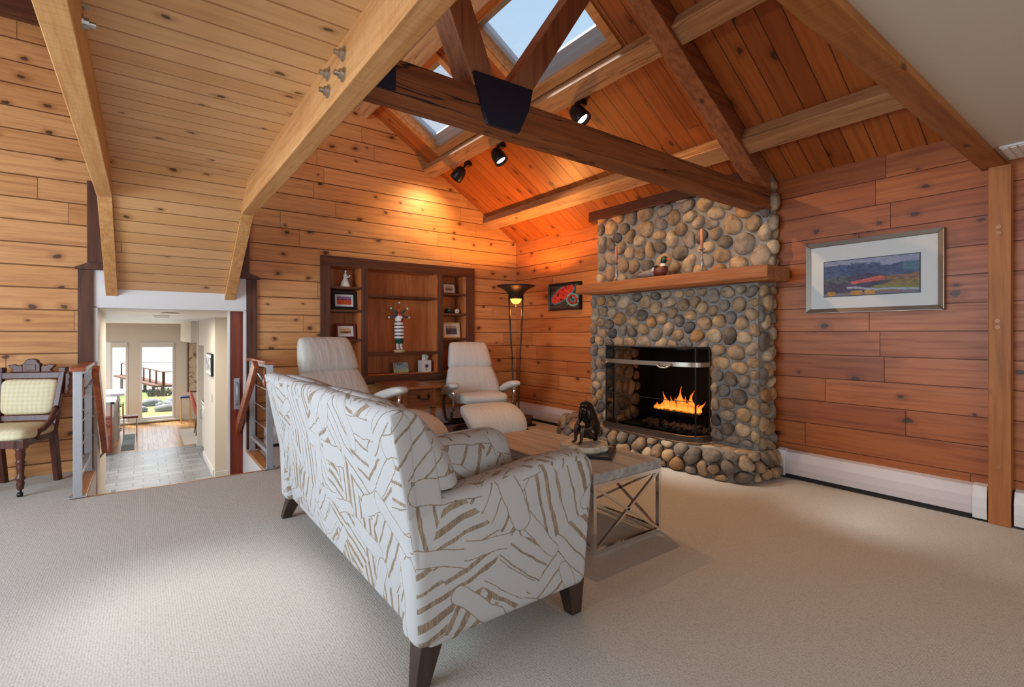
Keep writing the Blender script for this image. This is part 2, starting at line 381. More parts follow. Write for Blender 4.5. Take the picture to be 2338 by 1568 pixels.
# roof slope with two skylight openings
SKY=[(2.58,3.60),(4.20,5.36)]; XS0,XS1=2.24,2.88; TH=.10
nx,nz=SL/math.hypot(1,SL),1/math.hypot(1,SL)
def slab(b,xa,xb,ya,yb,lo=0,hi=TH):
    def q(x,y,h): return (x+nx*h,y,roofz(x)+nz*h)
    b.hexa([q(xa,ya,lo),q(xb,ya,lo),q(xb,yb,lo),q(xa,yb,lo)],[q(xa,ya,hi),q(xb,ya,hi),q(xb,yb,hi),q(xa,yb,hi)])
b=B(); X0,X1=1.42,XB+.14
slab(b,X0,XS0,.645,YA+.14); slab(b,XS1,X1,.645,YA+.14)
ys=[.645,SKY[0][0],SKY[0][1],SKY[1][0],SKY[1][1],YA+.14]
for i in (0,2,4): slab(b,XS0,XS1,ys[i],ys[i+1])
struct(b,'ceiling_slope',M['ceil'])
M['skyframe']=wood('skylight_casing',srgb(206,146,88),srgb(182,118,66),'y',.45,knots=.08)
M['alu']=flat('skylight_sash',srgb(176,180,184),.35,.3)
for i,(ya,yb) in enumerate(SKY):
    w=T('window_%d'%(i+1),['near skylight between the two upper purlins, blue sky beyond','far skylight beside the bookcase gable wall, half hidden by the truss'][i],'skylight',(XS0,ya,roofz(XS0)),kind='structure')
    b=B(); t=.02                                     # casing boards lining the shaft
    slab(b,XS0,XS0+t,ya,yb,-.012,.15); slab(b,XS1-t,XS1,ya,yb,-.012,.15); slab(b,XS0+t,XS1-t,ya,ya+t,-.012,.15); slab(b,XS0+t,XS1-t,yb-t,yb,-.012,.15)
    slab(b,XS0-.06,XS0,ya-.06,yb+.06,-.02,.0); slab(b,XS1,XS1+.05,ya-.06,yb+.06,-.02,.0); slab(b,XS0,XS1,ya-.06,ya,-.02,0); slab(b,XS0,XS1,yb,yb+.06,-.02,0)
    b.done('casing',M['skyframe'],w,world=True)
    b=B(); s=.045; s2=.105
    slab(b,XS0+t,XS0+t+s,ya+t,yb-t,.07,.12); slab(b,XS1-t-s2,XS1-t-.05,ya+t,yb-t,.07,.12); slab(b,XS1-t-.05,XS1-t,ya+t,yb-t,.045,.12); slab(b,XS0+t+s,XS1-t-s2,ya+t,ya+t+s,.07,.12); slab(b,XS0+t+s,XS1-t-s2,yb-t-s,yb-t,.07,.12)
    b.done('sash',M['alu'],w,world=True)
    b=B(); slab(b,XS0+t+s,XS1-t-s2,ya+t+s,yb-t-s,.085,.091); b.done('pane',M['pane'],w,world=True)
# dropped pine ceiling over the stairs, with its two pale beams
b=B(); b.box(-.18,.66,.645,4.38,2.41,2.46); struct(b,'ceiling_stair_hood',M['pale'])
b=B(); b.prism([(4.38,2.41),(YA+.02,1.585),(YA+.02,1.64),(4.38,2.46)],'yz',-.18,.66); struct(b,'ceiling_stair_slope',M['pale2'])
def pale_beam(xa,xb,label,bolts,side):
    o=T('ceiling_beam',label,'beam',((xa+xb)/2,.645,2.2),group=None)
    b=B(); b.prism([(.645,2.2),(4.69,2.2),(4.69,2.45),(.645,2.45)],'yz',xa,xb); b.done('beam_body',M['palebeam'],o,world=True,bevel=.004)
    b=B(); b.prism([(4.692,2.2),(YA+.0,1.535),(YA+.0,1.62),(4.692,2.27)],'yz',xa+.002,xb-.002); b.done('beam_foot',M['palebeam'],o,world=True,bevel=.003)
    for (y,z) in bolts:
        x=xa if side<0 else xb
        b=B(); b.lathe([(.001,0),(.03,0),(.03,.005),(.02,.006),(.02,.02),(.011,.021),(.011,.04),(.001,.041)],(0,0,0),12,'x')
        bo=b.done('bolt',M['bolt'],o); bo.location=(x-(xa+xb)/2,y-.645,z-2.2); bo.rotation_euler=(0,0,0 if side>0 else PI)
pale_beam(.66,.757,'pale sawn beam on the bookcase side of the stair ceiling, four bolts',[(2.04,2.344),(2.249,2.349),(2.04,2.26),(2.249,2.273)],-1)
pale_beam(-.27,-.18,'pale sawn beam at the armchair side of the stair ceiling',[(2.42,2.351),(2.42,2.427)],1)
# dark uprights, caps and white header round the stair opening
def upright(xa,xb,xc,xd,label,px0,px1):
    o=T('door_casing',label,'door casing',((xa+xb)/2,YA,0))
    b=B(); b.box(xa,xb,YA-.03,YA-.001,-.0,1.765); b.done('lower_board',M['walnutZ'],o,world=True,bevel=.003)
    b=B(); b.box(xc,xd,YA-.022,YA-.001,1.79,2.55); b.done('upper_board',M['walnutZ'],o,world=True,bevel=.003)
    b=B(); b.prism([(px0,1.765),(px1,1.765),(px1 if xa<0 else xc,1.80),(xd if xa<0 else px0,1.80),] if False else [(px0,1.765),(px1,1.765),(px1,1.78),(xd,1.82),(xc,1.82),(px0,1.78)],'xz',YA-.06,YA-.001); b.done('cap',M['walnutZ'],o,world=True)
upright(-.457,-.352,-.396,-.288,'dark wood casing of the stair opening nearest the yellow armchair',-.475,-.28)
upright(.857,.955,.80,.886,'dark wood casing of the stair opening nearest the bookcase',.80,.985)
b=B(); b.box(-.352,.857,YA-.01,YA+.13,1.434,1.765); struct(b,'trim_2',M['white'])
b=B(); b.box(-.352,-.325,YA-.01,YA+.3,-.96,1.44); b.box(.845,.857,YA-.01,YA+.12,-.96,1.44); struct(b,'trim_3',M['white'])
b=B(); b.box(-3.2,-.3,YA-.12,YA,3.80,3.98); b.done('wall_beam',M['walnutX'],None,label='dark horizontal timber high on the plank wall above the armchair',cat='beam')

# ---------------------------------------------------------------- roof timbers
def on(x,y,h): return (x-nx*h,y,roofz(x)-nz*h)
def purlin(xu,label,w=.155,d=.125,ya=.645,yb=YA):
    dx=w/math.hypot(1,SL); b=B(); xl=xu+dx
    def q(x,y,h): return (x-nx*h,y,roofz(x)-nz*h)
    b.hexa([q(xu,ya,.001),q(xl,ya,.001),q(xl,ya,d),q(xu,ya,d)],[q(xu,yb,.001),q(xl,yb,.001),q(xl,yb,d),q(xu,yb,d)])
    return b.done('purlin',M['purlin'],None,bevel=.006,label=label,cat='beam',group='purlins along the roof slope')
purlin(3.845,'lowest purlin on the roof slope, just above the fireplace')
purlin(2.94,'middle purlin below the skylights, bright top edge')
purlin(2.06,'highest purlin above the skylights, orange wood')
# king-post truss
b=B(); b.box(.765,XB-.08,2.05,2.20,2.25,2.412)
tie=b.done('tie_beam',M['brownX'],None,bevel=.006,label='dark cracked tie beam crossing the room to the fireplace wall',cat='beam')
b=B(); b.box(.757,.885,2.035,2.05,2.262,2.40)
pl=b.done('end_bracket',M['plate'],tie,world=True)
b=B(); b.lathe([(.001,0),(.028,0),(.028,.006),(.016,.008),(.016,.02),(.001,.022)],(.81,0,2.315),12,'y')
b.done('bolt',M['bolt'],pl,world=True)
b=B(); b.hexa([(1.365,2.028,2.235),(1.557,2.028,2.235),(1.622,2.028,2.366),(1.648,2.028,2.482),(1.286,2.028,2.474),(1.338,2.028,2.305)],[(1.365,2.05,2.235),(1.557,2.05,2.235),(1.622,2.05,2.366),(1.648,2.05,2.482),(1.286,2.05,2.474),(1.338,2.05,2.305)])
b.done('gusset_plate',M['plate'],None,label='black steel gusset plate where the struts meet the tie beam',cat='bracket')
def strut(p0,p1,p2,p3,label):
    b=B(); ya,yb=2.052,2.20
    b.hexa([(p[0],ya,p[1]) for p in (p0,p1,p2,p3)],[(p[0],yb,p[1]) for p in (p0,p1,p2,p3)])
    return b.done('truss_strut',M['strut'],None,bevel=.006,label=label,cat='beam',group='struts rising from the steel plate')
strut((1.297,2.415),(1.45,2.415),(.93,3.66),(.79,3.60),'truss strut leaning left towards the pale beam')
strut((1.47,2.415),(1.615,2.415),(2.24,3.36),(2.10,3.36),'truss strut crossing in front of the near skylight')
b=B(); xs,xe=2.02,XB-.10
b.hexa([(xs,2.052,roofz(xs)-.19),(xe,2.052,roofz(xe)-.19),(xe,2.052,roofz(xe)),(xs,2.052,roofz(xs))],[(xs,2.198,roofz(xs)-.19),(xe,2.198,roofz(xe)-.19),(xe,2.198,roofz(xe)),(xs,2.198,roofz(xs))])
b.done('truss_rafter',M['brownS'],None,bevel=.006,label='sloping truss rafter running down to the end of the tie beam',cat='beam')
b=B(); b.box(-.2,XB-.001,.645,.757,2.25,2.46)
b.done('header_beam',M['beamT'],None,bevel=.005,label='tan beam along the edge of the flat white ceiling',cat='beam')
po=T('wall_post','square tan timber post with wood plugs under the ceiling beam','post',(XB-.02,.665,0))
b=B(); b.box(XB-.07,XB+.01,.612,.716,0,2.25); b.done('post_body',M['postT'],po,world=True,bevel=.004)
for z,dy in ((.36,0),(1.24,.004),(1.28,.004),(1.83,.0),(1.87,0)):
    b=B(); b.lathe([(.001,-.004),(.013,-.004),(.013,.002),(.001,.002)],(XB-.07,.668+dy,z),14,'x'); b.bm.transform(Matrix.Identity(4))
    b.done('plug',M['oakY'],po,world=True)
# dark trim where the chimney meets the roof
b=B(); b.prism([(4.19,2.505),(4.33,2.505),(4.33,roofz(4.33)),(4.19,roofz(4.19))],'xz',2.22,4.12)
b.done('chimney_trim',M['walnutY'],None,label='dark trim board where the stone chimney meets the sloping ceiling',cat='trim')
# ---------------------------------------------------------------- baseboard heaters
def heater(ya,yb,label,x=XB,caps=(True,True)):
    o=T('baseboard_heater',label,'heater',(x-.035,ya,0),group=None)
    sec=[(x-.001,.035),(x-.058,.035),(x-.066,.09),(x-.066,.15),(x-.045,.215),(x-.001,.228)]
    b=B(); b.prism(sec,'xz',ya,yb); b.done('cover',M['heater'],o,world=True,bevel=.003)
    b=B(); b.box(x-.05,x-.001,ya+.01,yb-.01,.0,.034); b.done('base_gap_shade',M['dark'],o,world=True)  # solid dark box paints the shade under the cover
    for c,(p,q) in zip(caps,((ya,ya+.07),(yb-.07,yb))):
        if c:
            b=B(); b.prism([(x-.001,.015),(x-.064,.015),(x-.073,.09),(x-.073,.152),(x-.05,.222),(x-.001,.234)],'xz',p,q); b.done('end_cap',M['white'],o,world=True,bevel=.003)
    return o
heater(.722,2.03,'white baseboard heater under the landscape painting, between chimney and post')
heater(-3.3,.60,'white baseboard heater on the near side of the timber post',caps=(False,True))
heater(4.5,YA-.07,'white baseboard heater on the wall between chimney and corner',caps=(False,False))
o=T('baseboard_heater','white baseboard heater under the bookcase wall behind the recliners','heater',(2.6,YA-.03,0))
def secA(a,b_,c): return None
b=B(); b.prism([(YA-.001,.035),(YA-.058,.035),(YA-.066,.09),(YA-.066,.15),(YA-.045,.215),(YA-.001,.228)],'yz',1.02,XB-.07); b.done('cover',M['heater'],o,world=True,bevel=.003)
b=B(); b.box(1.03,XB-.08,YA-.05,YA-.001,0,.034); b.done('base_gap_shade',M['dark'],o,world=True)  # painted shade below this cover too
o=T('ceiling_vent','white slotted air vent in the flat ceiling above the post','vent',(4.15,.55,2.27))
b=B(); b.box(3.99,4.30,.50,.62,2.275,2.289); b.done('frame',M['white'],o,world=True,bevel=.003)
for i in range(3):
    b=B(); b.box(4.01,4.28,.515+i*.035,.54+i*.035,2.27,2.276); b.done('louver',M['offwhite'],o,world=True)
# ================================================================== fireplace
k=NT('fieldstone'); g=k.t.nodes.new('ShaderNodeNewGeometry'); rnd=g.outputs['Random Per Island']; v=g.outputs['Position']
wn=k.t.nodes.new('ShaderNodeTexWhiteNoise'); wn.noise_dimensions='1D'; k.put(wn.inputs['W'],k.ma('MULTIPLY',rnd,913)); r2=wn.outputs[0]
base=k.ramp(rnd,[(0,srgb(124,112,100)),(.14,srgb(166,140,110)),(.3,srgb(186,156,118)),(.46,srgb(176,134,88)),(.58,srgb(150,138,124)),(.7,srgb(196,174,142)),(.82,srgb(132,124,118)),(.88,srgb(172,152,128)),(.96,srgb(92,88,86))],'CONSTANT')
off=k.vm('ADD',v,k.xyz(k.ma('MULTIPLY',rnd,57),0,0)); n=k.noise(off,11,5,.65); n2=k.noise(off,45,4,.6)
c=k.mix(k.ss(n,.35,.7),base,k.mix(1.0,base,(.5,.46,.44,1),'MULTIPLY')); c=k.mix(k.ma('MULTIPLY',k.ss(n2,.5,.75),.5),c,k.mix(1.0,c,(1.35,1.25,1.1,1),'MULTIPLY'))
k.bump(k.ma('ADD',n,k.ma('MULTIPLY',n2,.4)),.7,.012); M['stone']=k.fin(c,.75,spec=.3)
k=NT('mortar'); v=k.n('NewGeometry',out=0); n=k.noise(v,35,5,.7); c=k.mix(n,srgb(166,158,150),srgb(126,120,114)); k.bump(n,.8,.01); M['mortar']=k.fin(c,.9,spec=.2)

def clip(poly,p,q):
    """keep the part of poly nearer to p than q"""
    mx,my=(p[0]+q[0])/2,(p[1]+q[1])/2; dx,dy=q[0]-p[0],q[1]-p[1]; out=[]
    f=lambda a:(a[0]-mx)*dx+(a[1]-my)*dy
    for i,a in enumerate(poly):
        b=poly[(i+1)%len(poly)]; fa,fb=f(a),f(b)
        if fa<=0: out.append(a)
        if fa*fb<0: t=fa/(fa-fb); out.append((a[0]+(b[0]-a[0])*t,a[1]+(b[1]-a[1])*t))
    return out
def stones(b,u0,u1,v0,v1,cell,mp,seed,holes=(),gap=.010,rise=.045,asp=1.15,edge=.0):
    """rounded field stones packed over a rectangle; mp maps (u,v,height) to a point"""
    rg=random.Random(seed); pts=[]; A=(u1-u0)*(v1-v0); n=int(A/(cell*cell))
    tries=0
    inh=lambda u,v:any(a<u<b_ and c<v<d for a,b_,c,d in holes)
    while len(pts)<n and tries<n*60:
        tries+=1; u,v=rg.uniform(u0,u1),rg.uniform(v0,v1)
        if inh(u,v): continue
        md=cell*rg.choice((.6,.75,.95,1.05))
        if all(((u-p[0])/asp)**2+(v-p[1])**2>md*md for p in pts): pts.append((u,v))
    m=.0
    for (u,v) in pts:
        poly=[(u0+m,v0+m),(u1-m,v0+m),(u1-m,v1-m),(u0+m,v1-m)]
        nb=sorted(pts,key=lambda q:(q[0]-u)**2+(q[1]-v)**2)[1:26]
        for q in nb: poly=clip(poly,(u,v),q)
        for a,b_,c,d in holes:                   # keep clear of the openings
            if c<v<d:
                if u<=a: poly=clip(poly,(u,v),(2*a-u,v))
                elif u>=b_: poly=clip(poly,(u,v),(2*b_-u,v))
            elif a<u<b_:
                if v>=d: poly=clip(poly,(u,v),(u,2*d-v))
                else: poly=clip(poly,(u,v),(u,2*c-v))
        if len(poly)<3: continue
        cx=sum(p[0] for p in poly)/len(poly); cy=sum(p[1] for p in poly)/len(poly)
        for _ in range(2):
            poly=[((a[0]*w+c[0]*(1-w)),(a[1]*w+c[1]*(1-w))) for a,c in zip(poly,poly[1:]+poly[:1]) for w in (.75,.25)]
        N=16; rad=[]
        for i in range(N):
            an=2*PI*i/N; dx,dy=math.cos(an),math.sin(an); best=.02
            for a,c in zip(poly,poly[1:]+poly[:1]):
                ex,ey=c[0]-a[0],c[1]-a[1]; den=dx*ey-dy*ex
                if abs(den)<1e-9: continue
                t=((a[0]-cx)*ey-(a[1]-cy)*ex)/den; w=((a[0]-cx)*dy-(a[1]-cy)*dx)/den
                if t>0 and -1e-6<=w<=1+1e-6: best=max(best,t)
            rad.append(min(best,cell*1.25))
        for _ in range(2): rad=[(rad[i-1]+2*rad[i]+rad[(i+1)%N])/4 for i in range(N)]
        mr=sum(rad)/N; rad=[max(.4*mr,min(r,1.65*mr)-gap*rg.uniform(.5,1.0)) for r in rad]; H=min(rise,mr*.75)*rg.uniform(.7,1.25)
        tl,tm=rg.uniform(-.3,.3),rg.uniform(-.3,.3); rs=[]
        for sc_,h in ((1,-.3),(1.0,.12),(.93,.5),(.78,.8),(.5,.97),(.2,1.0)):
            ring=[]
            for i in range(N):
                an=2*PI*i/N; r=rad[i]*sc_*(1+rg.uniform(-.025,.025)); hh=H*h*(1+ (tl*math.cos(an)+tm*math.sin(an))*sc_*.6)
                ring.append(mp(cx+r*math.cos(an),cy+r*math.sin(an),hh))
            rs.append(ring)
        b.rings(rs)
FX=4.10; UX=4.25
fp=T('fireplace','floor to ceiling fieldstone fireplace with raised stone hearth','fireplace',(4.15,3.05,0))
b=B()      # mortar core
b.box(FX,XB+.02,2.08,2.50,0,1.66); b.box(FX,XB+.02,3.64,3.98,0,1.66); b.box(FX,XB+.02,2.50,3.64,1.06,1.66); b.box(FX+.06,XB+.02,2.50,3.64,0,.24)
b.prism([(UX,1.60),(XB+.02,1.60),(XB+.02,roofz(XB)-.0),(UX,roofz(UX)-.005)],'xz',2.06,4.03)
b.done('chimney_breast',M['mortar'],fp,world=True)
b=B()
stones(b,2.07,3.99,.24,1.62,.15,lambda u,v,h:(FX-h,u,v),11,holes=[(2.50,3.64,.0,1.06)])
stones(b,4.11,XB,.2,1.62,.125,lambda u,v,h:(u,2.08-h,v),12)
stones(b,4.11,XB,.2,1.62,.125,lambda u,v,h:(u,3.98+h,v),14)
b.done('lower_stonework',M['stone'],fp,world=True,smooth=True)
b=B()
stones(b,2.05,4.04,1.75,2.56,.148,lambda u,v,h:(UX-h,u,v),13)
stones(b,4.24,XB,1.75,2.50,.115,lambda u,v,h:(u,2.06-h,v),15)
b.done('upper_stonework',M['stone'],fp,world=True,smooth=True)
b=B()
stones(b,4.11,4.5,.25,1.04,.13,lambda u,v,h:(u,3.64-h,v),16,rise=.035)
b.done('jamb_stones',M['stone'],fp,world=True,smooth=True)
b=B(); stones(b,4.11,4.5,.25,1.04,.13,lambda u,v,h:(u,2.50+h,v),17,rise=.035)
b.done('jamb_stones',M['stone'],fp,world=True,smooth=True)
# hearth: curved platform
HP=[(XB-.005,2.02),(4.08,2.0),(3.90,2.04),(3.81,2.14),(3.78,2.32),(3.78,2.7),(3.78,3.2),(3.78,3.7),(3.83,4.05),(3.95,4.32),(4.12,4.46),(XB-.005,4.48)]
HPT=[(x+(0.05 if i not in (0,11) else 0),y+(.04 if i<3 else -.04 if i>9 else 0)) for i,(x,y) in enumerate(HP)]
b=B(); b.hexa([(x,y,0) for x,y in HP],[(x,y,.225) for x,y in HPT]); b.done('hearth_base',M['mortar'],fp,world=True)
def along(path):
    L=[0]
    for a,c in zip(path,path[1:]): L.append(L[-1]+math.dist(a,c))
    def f(u,v,h):
        u=max(0,min(L[-1]-1e-6,u)); i=max(j for j in range(len(L)-1) if L[j]<=u); t=(u-L[i])/(L[i+1]-L[i])
        a,c=path[i],path[i+1]; x,y=a[0]+(c[0]-a[0])*t,a[1]+(c[1]-a[1])*t; dx,dy=c[0]-a[0],c[1]-a[1]; l=math.hypot(dx,dy)
        return (x-dy/l*h+.0,y+dx/l*h,v)
    return f,L[-1]
f,L=along(HP[::-1])
ff=lambda u,v,h:f(u,v,-h+ -.0)
b=B()
# orientation check: the stones must bulge away from the wall
t0=f(L/2,.1,.05); sgn=1 if t0[0]<3.78 else -1
stones(b,.02,L-.02,.0,.24,.118,lambda u,v,h:f(u,max(v,.005),sgn*(h+.01-.04*max(0,(v-.1)/.13))),21,rise=.05)
def inp(x,y):
    c=False
    for (x1,y1),(x2,y2) in zip(HPT,HPT[1:]+HPT[:1]):
        if (y1>y)!=(y2>y) and x<(x2-x1)*(y-y1)/(y2-y1)+x1: c=not c
    return c
bt=B(); stones(bt,3.80,4.08,2.03,4.42,.125,lambda u,v,h:(u,v,.222+h*.28),22)
# keep only top stones that lie inside the platform outline
import itertools
bmt=bt.bm; bmt.verts.ensure_lookup_table(); seen=set(); kill=[]
for v0 in bmt.verts:
    if v0 in seen: continue
    st=[v0]; comp=[]
    while st:
        w=st.pop()
        if w in seen: continue
        seen.add(w); comp.append(w); st+= [e.other_vert(w) for e in w.link_edges]
    if not all(inp(w.co.x,w.co.y) for w in comp[::5]): kill+=comp
bmesh.ops.delete(bmt,geom=kill,context='VERTS')
bt.done('hearth_top_stones',M['stone'],fp,world=True,smooth=True)
b.done('hearth_stones',M['stone'],fp,world=True,smooth=True)
M['soot']=flat('sooty_firebrick',(.008,.008,.009,1),.85)
b=B(); b.box(XB+.40,XB+.46,2.40,3.74,.2,1.2); b.box(FX+.1,XB+.46,2.40,2.46,.2,1.2); b.box(FX+.1,XB+.46,3.68,3.74,.2,1.2); b.box(FX+.06,XB+.46,2.4,3.74,.2,.245); b.box(FX+.1,XB+.46,2.4,3.74,1.07,1.13)
b.done('firebox',M['soot'],fp,world=True)
# mantel shelf, live edge underneath
b=B(); pr=[]
for i in range(9):
    y=1.90+(4.045-1.90)*i/8; w=math.sin(i*1.9)*.008+math.sin(i*4.3)*.005
    pr.append([(3.885+abs(w),y,1.742),(UX+.01,y,1.742),(UX+.01,y,1.63),(3.915+w,y,1.62+w),(3.885+abs(w)*.5,y,1.645)])
for q in pr[-1:]: pr[-1]=[(p[0]+(.02 if p[0]<4 else 0),p[1],p[2]+(.015 if p[2]<1.7 else 0)) for p in q]
b.rings(pr); b.done('mantel_shelf',M['mantel'],fp,world=True,bevel=.006)

# fire screen
M['mesh']=pane('spark_mesh',(.42,.42,.43,1),.02)
M['bronze']=flat('bronze_trim',(.10,.07,.055,1),.35,.6)
M['brass']=flat('antique_brass',(.42,.36,.29,1),.32,.85)
def catmull(P,n=8):
    out=[]
    for i in range(len(P)-1):
        p0,p1,p2,p3=[Vector(P[max(0,min(len(P)-1,j))]) for j in (i-1,i,i+1,i+2)]
        for k in range(n):
            t=k/n; out.append(.5*((2*p1)+(p2-p0)*t+(2*p0-5*p1+4*p2-p3)*t*t+(3*p1-p0-3*p2+p3)*t**3))
    return out+[Vector(P[-1])]
SC=catmull([(4.04,3.60,0),(3.90,3.585,0),(3.835,3.49,0),(3.815,3.2,0),(3.81,2.9,0),(3.83,2.65,0),(3.90,2.51,0),(4.03,2.48,0)],7)
scr=T('fire_screen','bowed black mesh fire screen with brass bar on the stone hearth','fire screen',(3.9,3.06,.245))
def ribbon(b,path,za,zb,t):
    ins=[]
    for i,p in enumerate(path):
        d=(path[min(i+1,len(path)-1)]-path[max(i-1,0)]).normalized(); n=Vector((-d.y,d.x,0))
        ins.append([(p.x-n.x*t,p.y-n.y*t,za),(p.x+n.x*t,p.y+n.y*t,za),(p.x+n.x*t,p.y+n.y*t,zb),(p.x-n.x*t,p.y-n.y*t,zb)])
    b.rings(ins)
b=B(); ribbon(b,SC,.25,.285,.028); ribbon(b,SC,.285,.297,.018); b.done('base_rail',M['bronze'],scr,world=True)
b=B(); ribbon(b,SC,.905,.945,.008); b.done('middle_bar',M['brass'],scr,world=True)
b=B(); b.tube([p+Vector((0,0,1.075)) for p in SC],.008,8); b.done('top_rail',M['black'],scr,world=True)
b=B(); b.tube([p+Vector((0,0,.60)) for p in SC],.003,6); b.done('middle_wire',M['black'],scr,world=True)
for i in (0,12,len(SC)-9,len(SC)-1):
    b=B(); p=SC[i]; b.tube([p+Vector((0,0,.28)),p+Vector((0,0,1.075))],.008,8); b.done('upright',M['black'],scr,world=True)
b=B(); rs=[[(p.x,p.y,.295),(p.x,p.y,1.07)] for p in SC]
vv=[b.verts(r) for r in rs]
for a,c in zip(vv,vv[1:]): b._f([a[0],c[0],c[1],a[1]])
b.done('mesh_panel',M['mesh'],scr,world=True)
for i in (13,31):
    p=SC[i]; d=(SC[i+1]-SC[i-1]).normalized(); n=Vector((d.y,-d.x,0)); n=n if n.x<0 else -n
    q=[p+d*.07+n*.012+Vector((0,0,.925)),p+d*.07+n*.04+Vector((0,0,.915)),p+d*.03+n*.045+Vector((0,0,.893)),p-d*.03+n*.045+Vector((0,0,.893)),p-d*.07+n*.04+Vector((0,0,.915)),p-d*.07+n*.012+Vector((0,0,.925))]
    b=B(); b.tube(q,.007,8); b.done('handle',M['brass'],scr,world=True,smooth=True)
# gas fire: embers, burner, flames
gf=T('gas_fire','burning gas fire on dark lava rock inside the firebox','fire',(4.35,2.95,.245))
k=NT('ember_rock'); n=k.noise(k.n('TexCoord',out=3),40,4); M['ember']=k.fin(k.mix(n,(.02,.013,.012,1),(.09,.06,.05,1)),.9)
b=B(); rg=random.Random(4)
for i in range(210):
    x,y=rg.uniform(4.14,4.52),rg.uniform(2.54,3.36); r=rg.uniform(.014,.03)
    b.ball((x,y,.252+r*.6+rg.uniform(0,.03)),(r,r*rg.uniform(.7,1.2),r*.8),7,5,Matrix.Rotation(rg.uniform(0,6),3,(rg.random(),rg.random(),rg.random()+.1)),.8)
b.done('lava_rock',M['ember'],gf,world=True,kind='stuff')
b=B(); b.box(4.30,4.46,2.76,3.34,.385,.415); b.box(4.34,4.37,2.70,2.73,.25,.38); b.box(4.34,4.37,3.08,3.11,.25,.38); b.done('log_grate',M['black'],gf,world=True)
k=NT('flame'); z=k.sep(k.n('TexCoord',out=0))[2]; fr=k.n('LayerWeight',{'Blend':.4},out=1)
col=k.ramp(z,[(0,(1,.16,.01,1)),(.15,(1,.42,.06,1)),(.5,(1,.28,.03,1)),(1,(.75,.06,.004,1))])
em=k.n('Emission',{'Color':col,'Strength':k.ma('SUBTRACT',3.4,k.ma('MULTIPLY',fr,2.2))}); tr=k.n('BsdfTransparent')
sh=k.n('MixShader',{0:k.ma('SUBTRACT',1,k.ma('MULTIPLY',k.ss(fr,.35,.95),.85)),1:tr,2:em}); k.t.links.new(sh,k.out.inputs[0]); M['flame']=k.m
rg=random.Random(8)
for y,h,r,lean in [(3.29,.035,.05,.5),(3.23,.06,.05,.3),(3.17,.09,.05,-.2),(3.11,.17,.05,.35),(3.06,.11,.05,-.3),(3.01,.14,.05,.1),(2.96,.24,.048,-.12),(2.92,.13,.045,.3),(2.88,.10,.05,-.3),(2.83,.15,.05,.2),(2.78,.22,.045,-.1),(2.75,.12,.05,.35),(2.71,.09,.045,-.4),(2.67,.12,.03,-.7)]:
    y=2.80+(y-2.67)*.8; r*=.9; ph=rg.uniform(0,6); x=4.36+rg.uniform(-.04,.04); rs=[]; fq=rg.uniform(5,8)
    for j in range(16):
        t=j/15; rr=r*(.8+.5*math.sin(PI*min(1,t*1.5)))*(1-t)**1.15*(1+.22*math.sin(t*fq*2+ph))+.0012; zz=.425+h*t
        cx=x+math.sin(t*5+ph)*.01; cy=y+lean*h*t*t+math.sin(t*fq+ph)*.016*t
        rs.append([(cx+rr*.7*math.cos(2*PI*q/12)*(1+.15*math.sin(q*3+ph)),cy+rr*math.sin(2*PI*q/12)*(1+.15*math.sin(q*2+ph)),zz+.012*math.sin(q*1.7+ph)*(1-t)) for q in range(12)])
    b=B(); b.rings(rs); b.done('flame',M['flame'],gf,world=True,smooth=True)
light('fire_glow','POINT',(4.25,2.85,.55),5,(1,.42,.12),shadow_soft_size=.12)

# ------------------------------------------------------------------ on the mantel
M['pewter']=flat('pewter',(.36,.34,.31,1),.36,.75); M['wax']=flat('salmon_wax',srgb(214,140,108),.5)
M['wick']=flat('wick',(.02,.02,.02,1),.8)
def candlestick(x,y,hs,hc,label):
    o=T('candlestick',label,'candlestick',(x,y,1.742),group='candlesticks on the mantel')
    s=hs/.2
    b=B(); b.lathe([(.001,0),(.045,0),(.045,.006),(.03,.016),(.014,.024),(.009,.035),(.011,.05),(.018,.075),(.013,.105),(.008,.125),(.013,.13),(.008,.138),(.009,.16),(.013,.182),(.028,.186),(.028,.19),(.012,.192),(.012,.2),(.001,.2)] and [(r,z*s) for r,z in [(.001,0),(.045,0),(.045,.006),(.03,.016),(.014,.024),(.009,.035),(.011,.05),(.018,.075),(.013,.105),(.008,.125),(.013,.13),(.008,.138),(.009,.16),(.013,.182),(.028,.186),(.028,.19),(.012,.192),(.012,.2),(.001,.2)]],(0,0,0),18)
    b.done('stick',M['pewter'],o,smooth=True)
    b=B(); b.lathe([(.001,hs-.005),(.0135,hs-.005),(.012,hs+hc),(.001,hs+hc+.002)],(0,0,0),14); b.done('candle',M['wax'],o,smooth=True)
    b=B(); b.tube([(0,0,hs+hc),(.001,0,hs+hc+.012)],.0013,6); b.done('wick',M['wick'],o)
candlestick(4.0,3.53,.215,.16,'pewter candlestick with salmon candle at the far end of the mantel')
candlestick(4.0,2.535,.225,.165,'taller pewter candlestick with salmon candle right of the duck')
dk=T('duck_decoy','painted wooden mallard duck decoy on the mantel','duck',(3.99,3.05,1.742))
M['duckg']=flat('duck_grey',srgb(122,112,112),.5); M['duckc']=flat('duck_chestnut',srgb(96,40,24),.45); M['duckh']=flat('duck_green',srgb(24,44,34),.35); M['bill']=flat('duck_bill',srgb(214,86,30),.4); M['ring']=flat('duck_white',srgb(226,222,212),.5); M['duckd']=flat('duck_dark',srgb(48,42,42),.5)
b=B(); rs=[]
for y,w,h,c in [(.20,.006,.006,.045),(.17,.026,.018,.042),(.11,.048,.033,.04),(.03,.058,.042,.045),(-.05,.056,.046,.05)]:
    rs.append([(w*math.cos(2*PI*k/16),y,c+h*math.sin(2*PI*k/16)) for k in range(16)])
b.rings(rs); b.done('body',M['duckg'],dk,smooth=True)
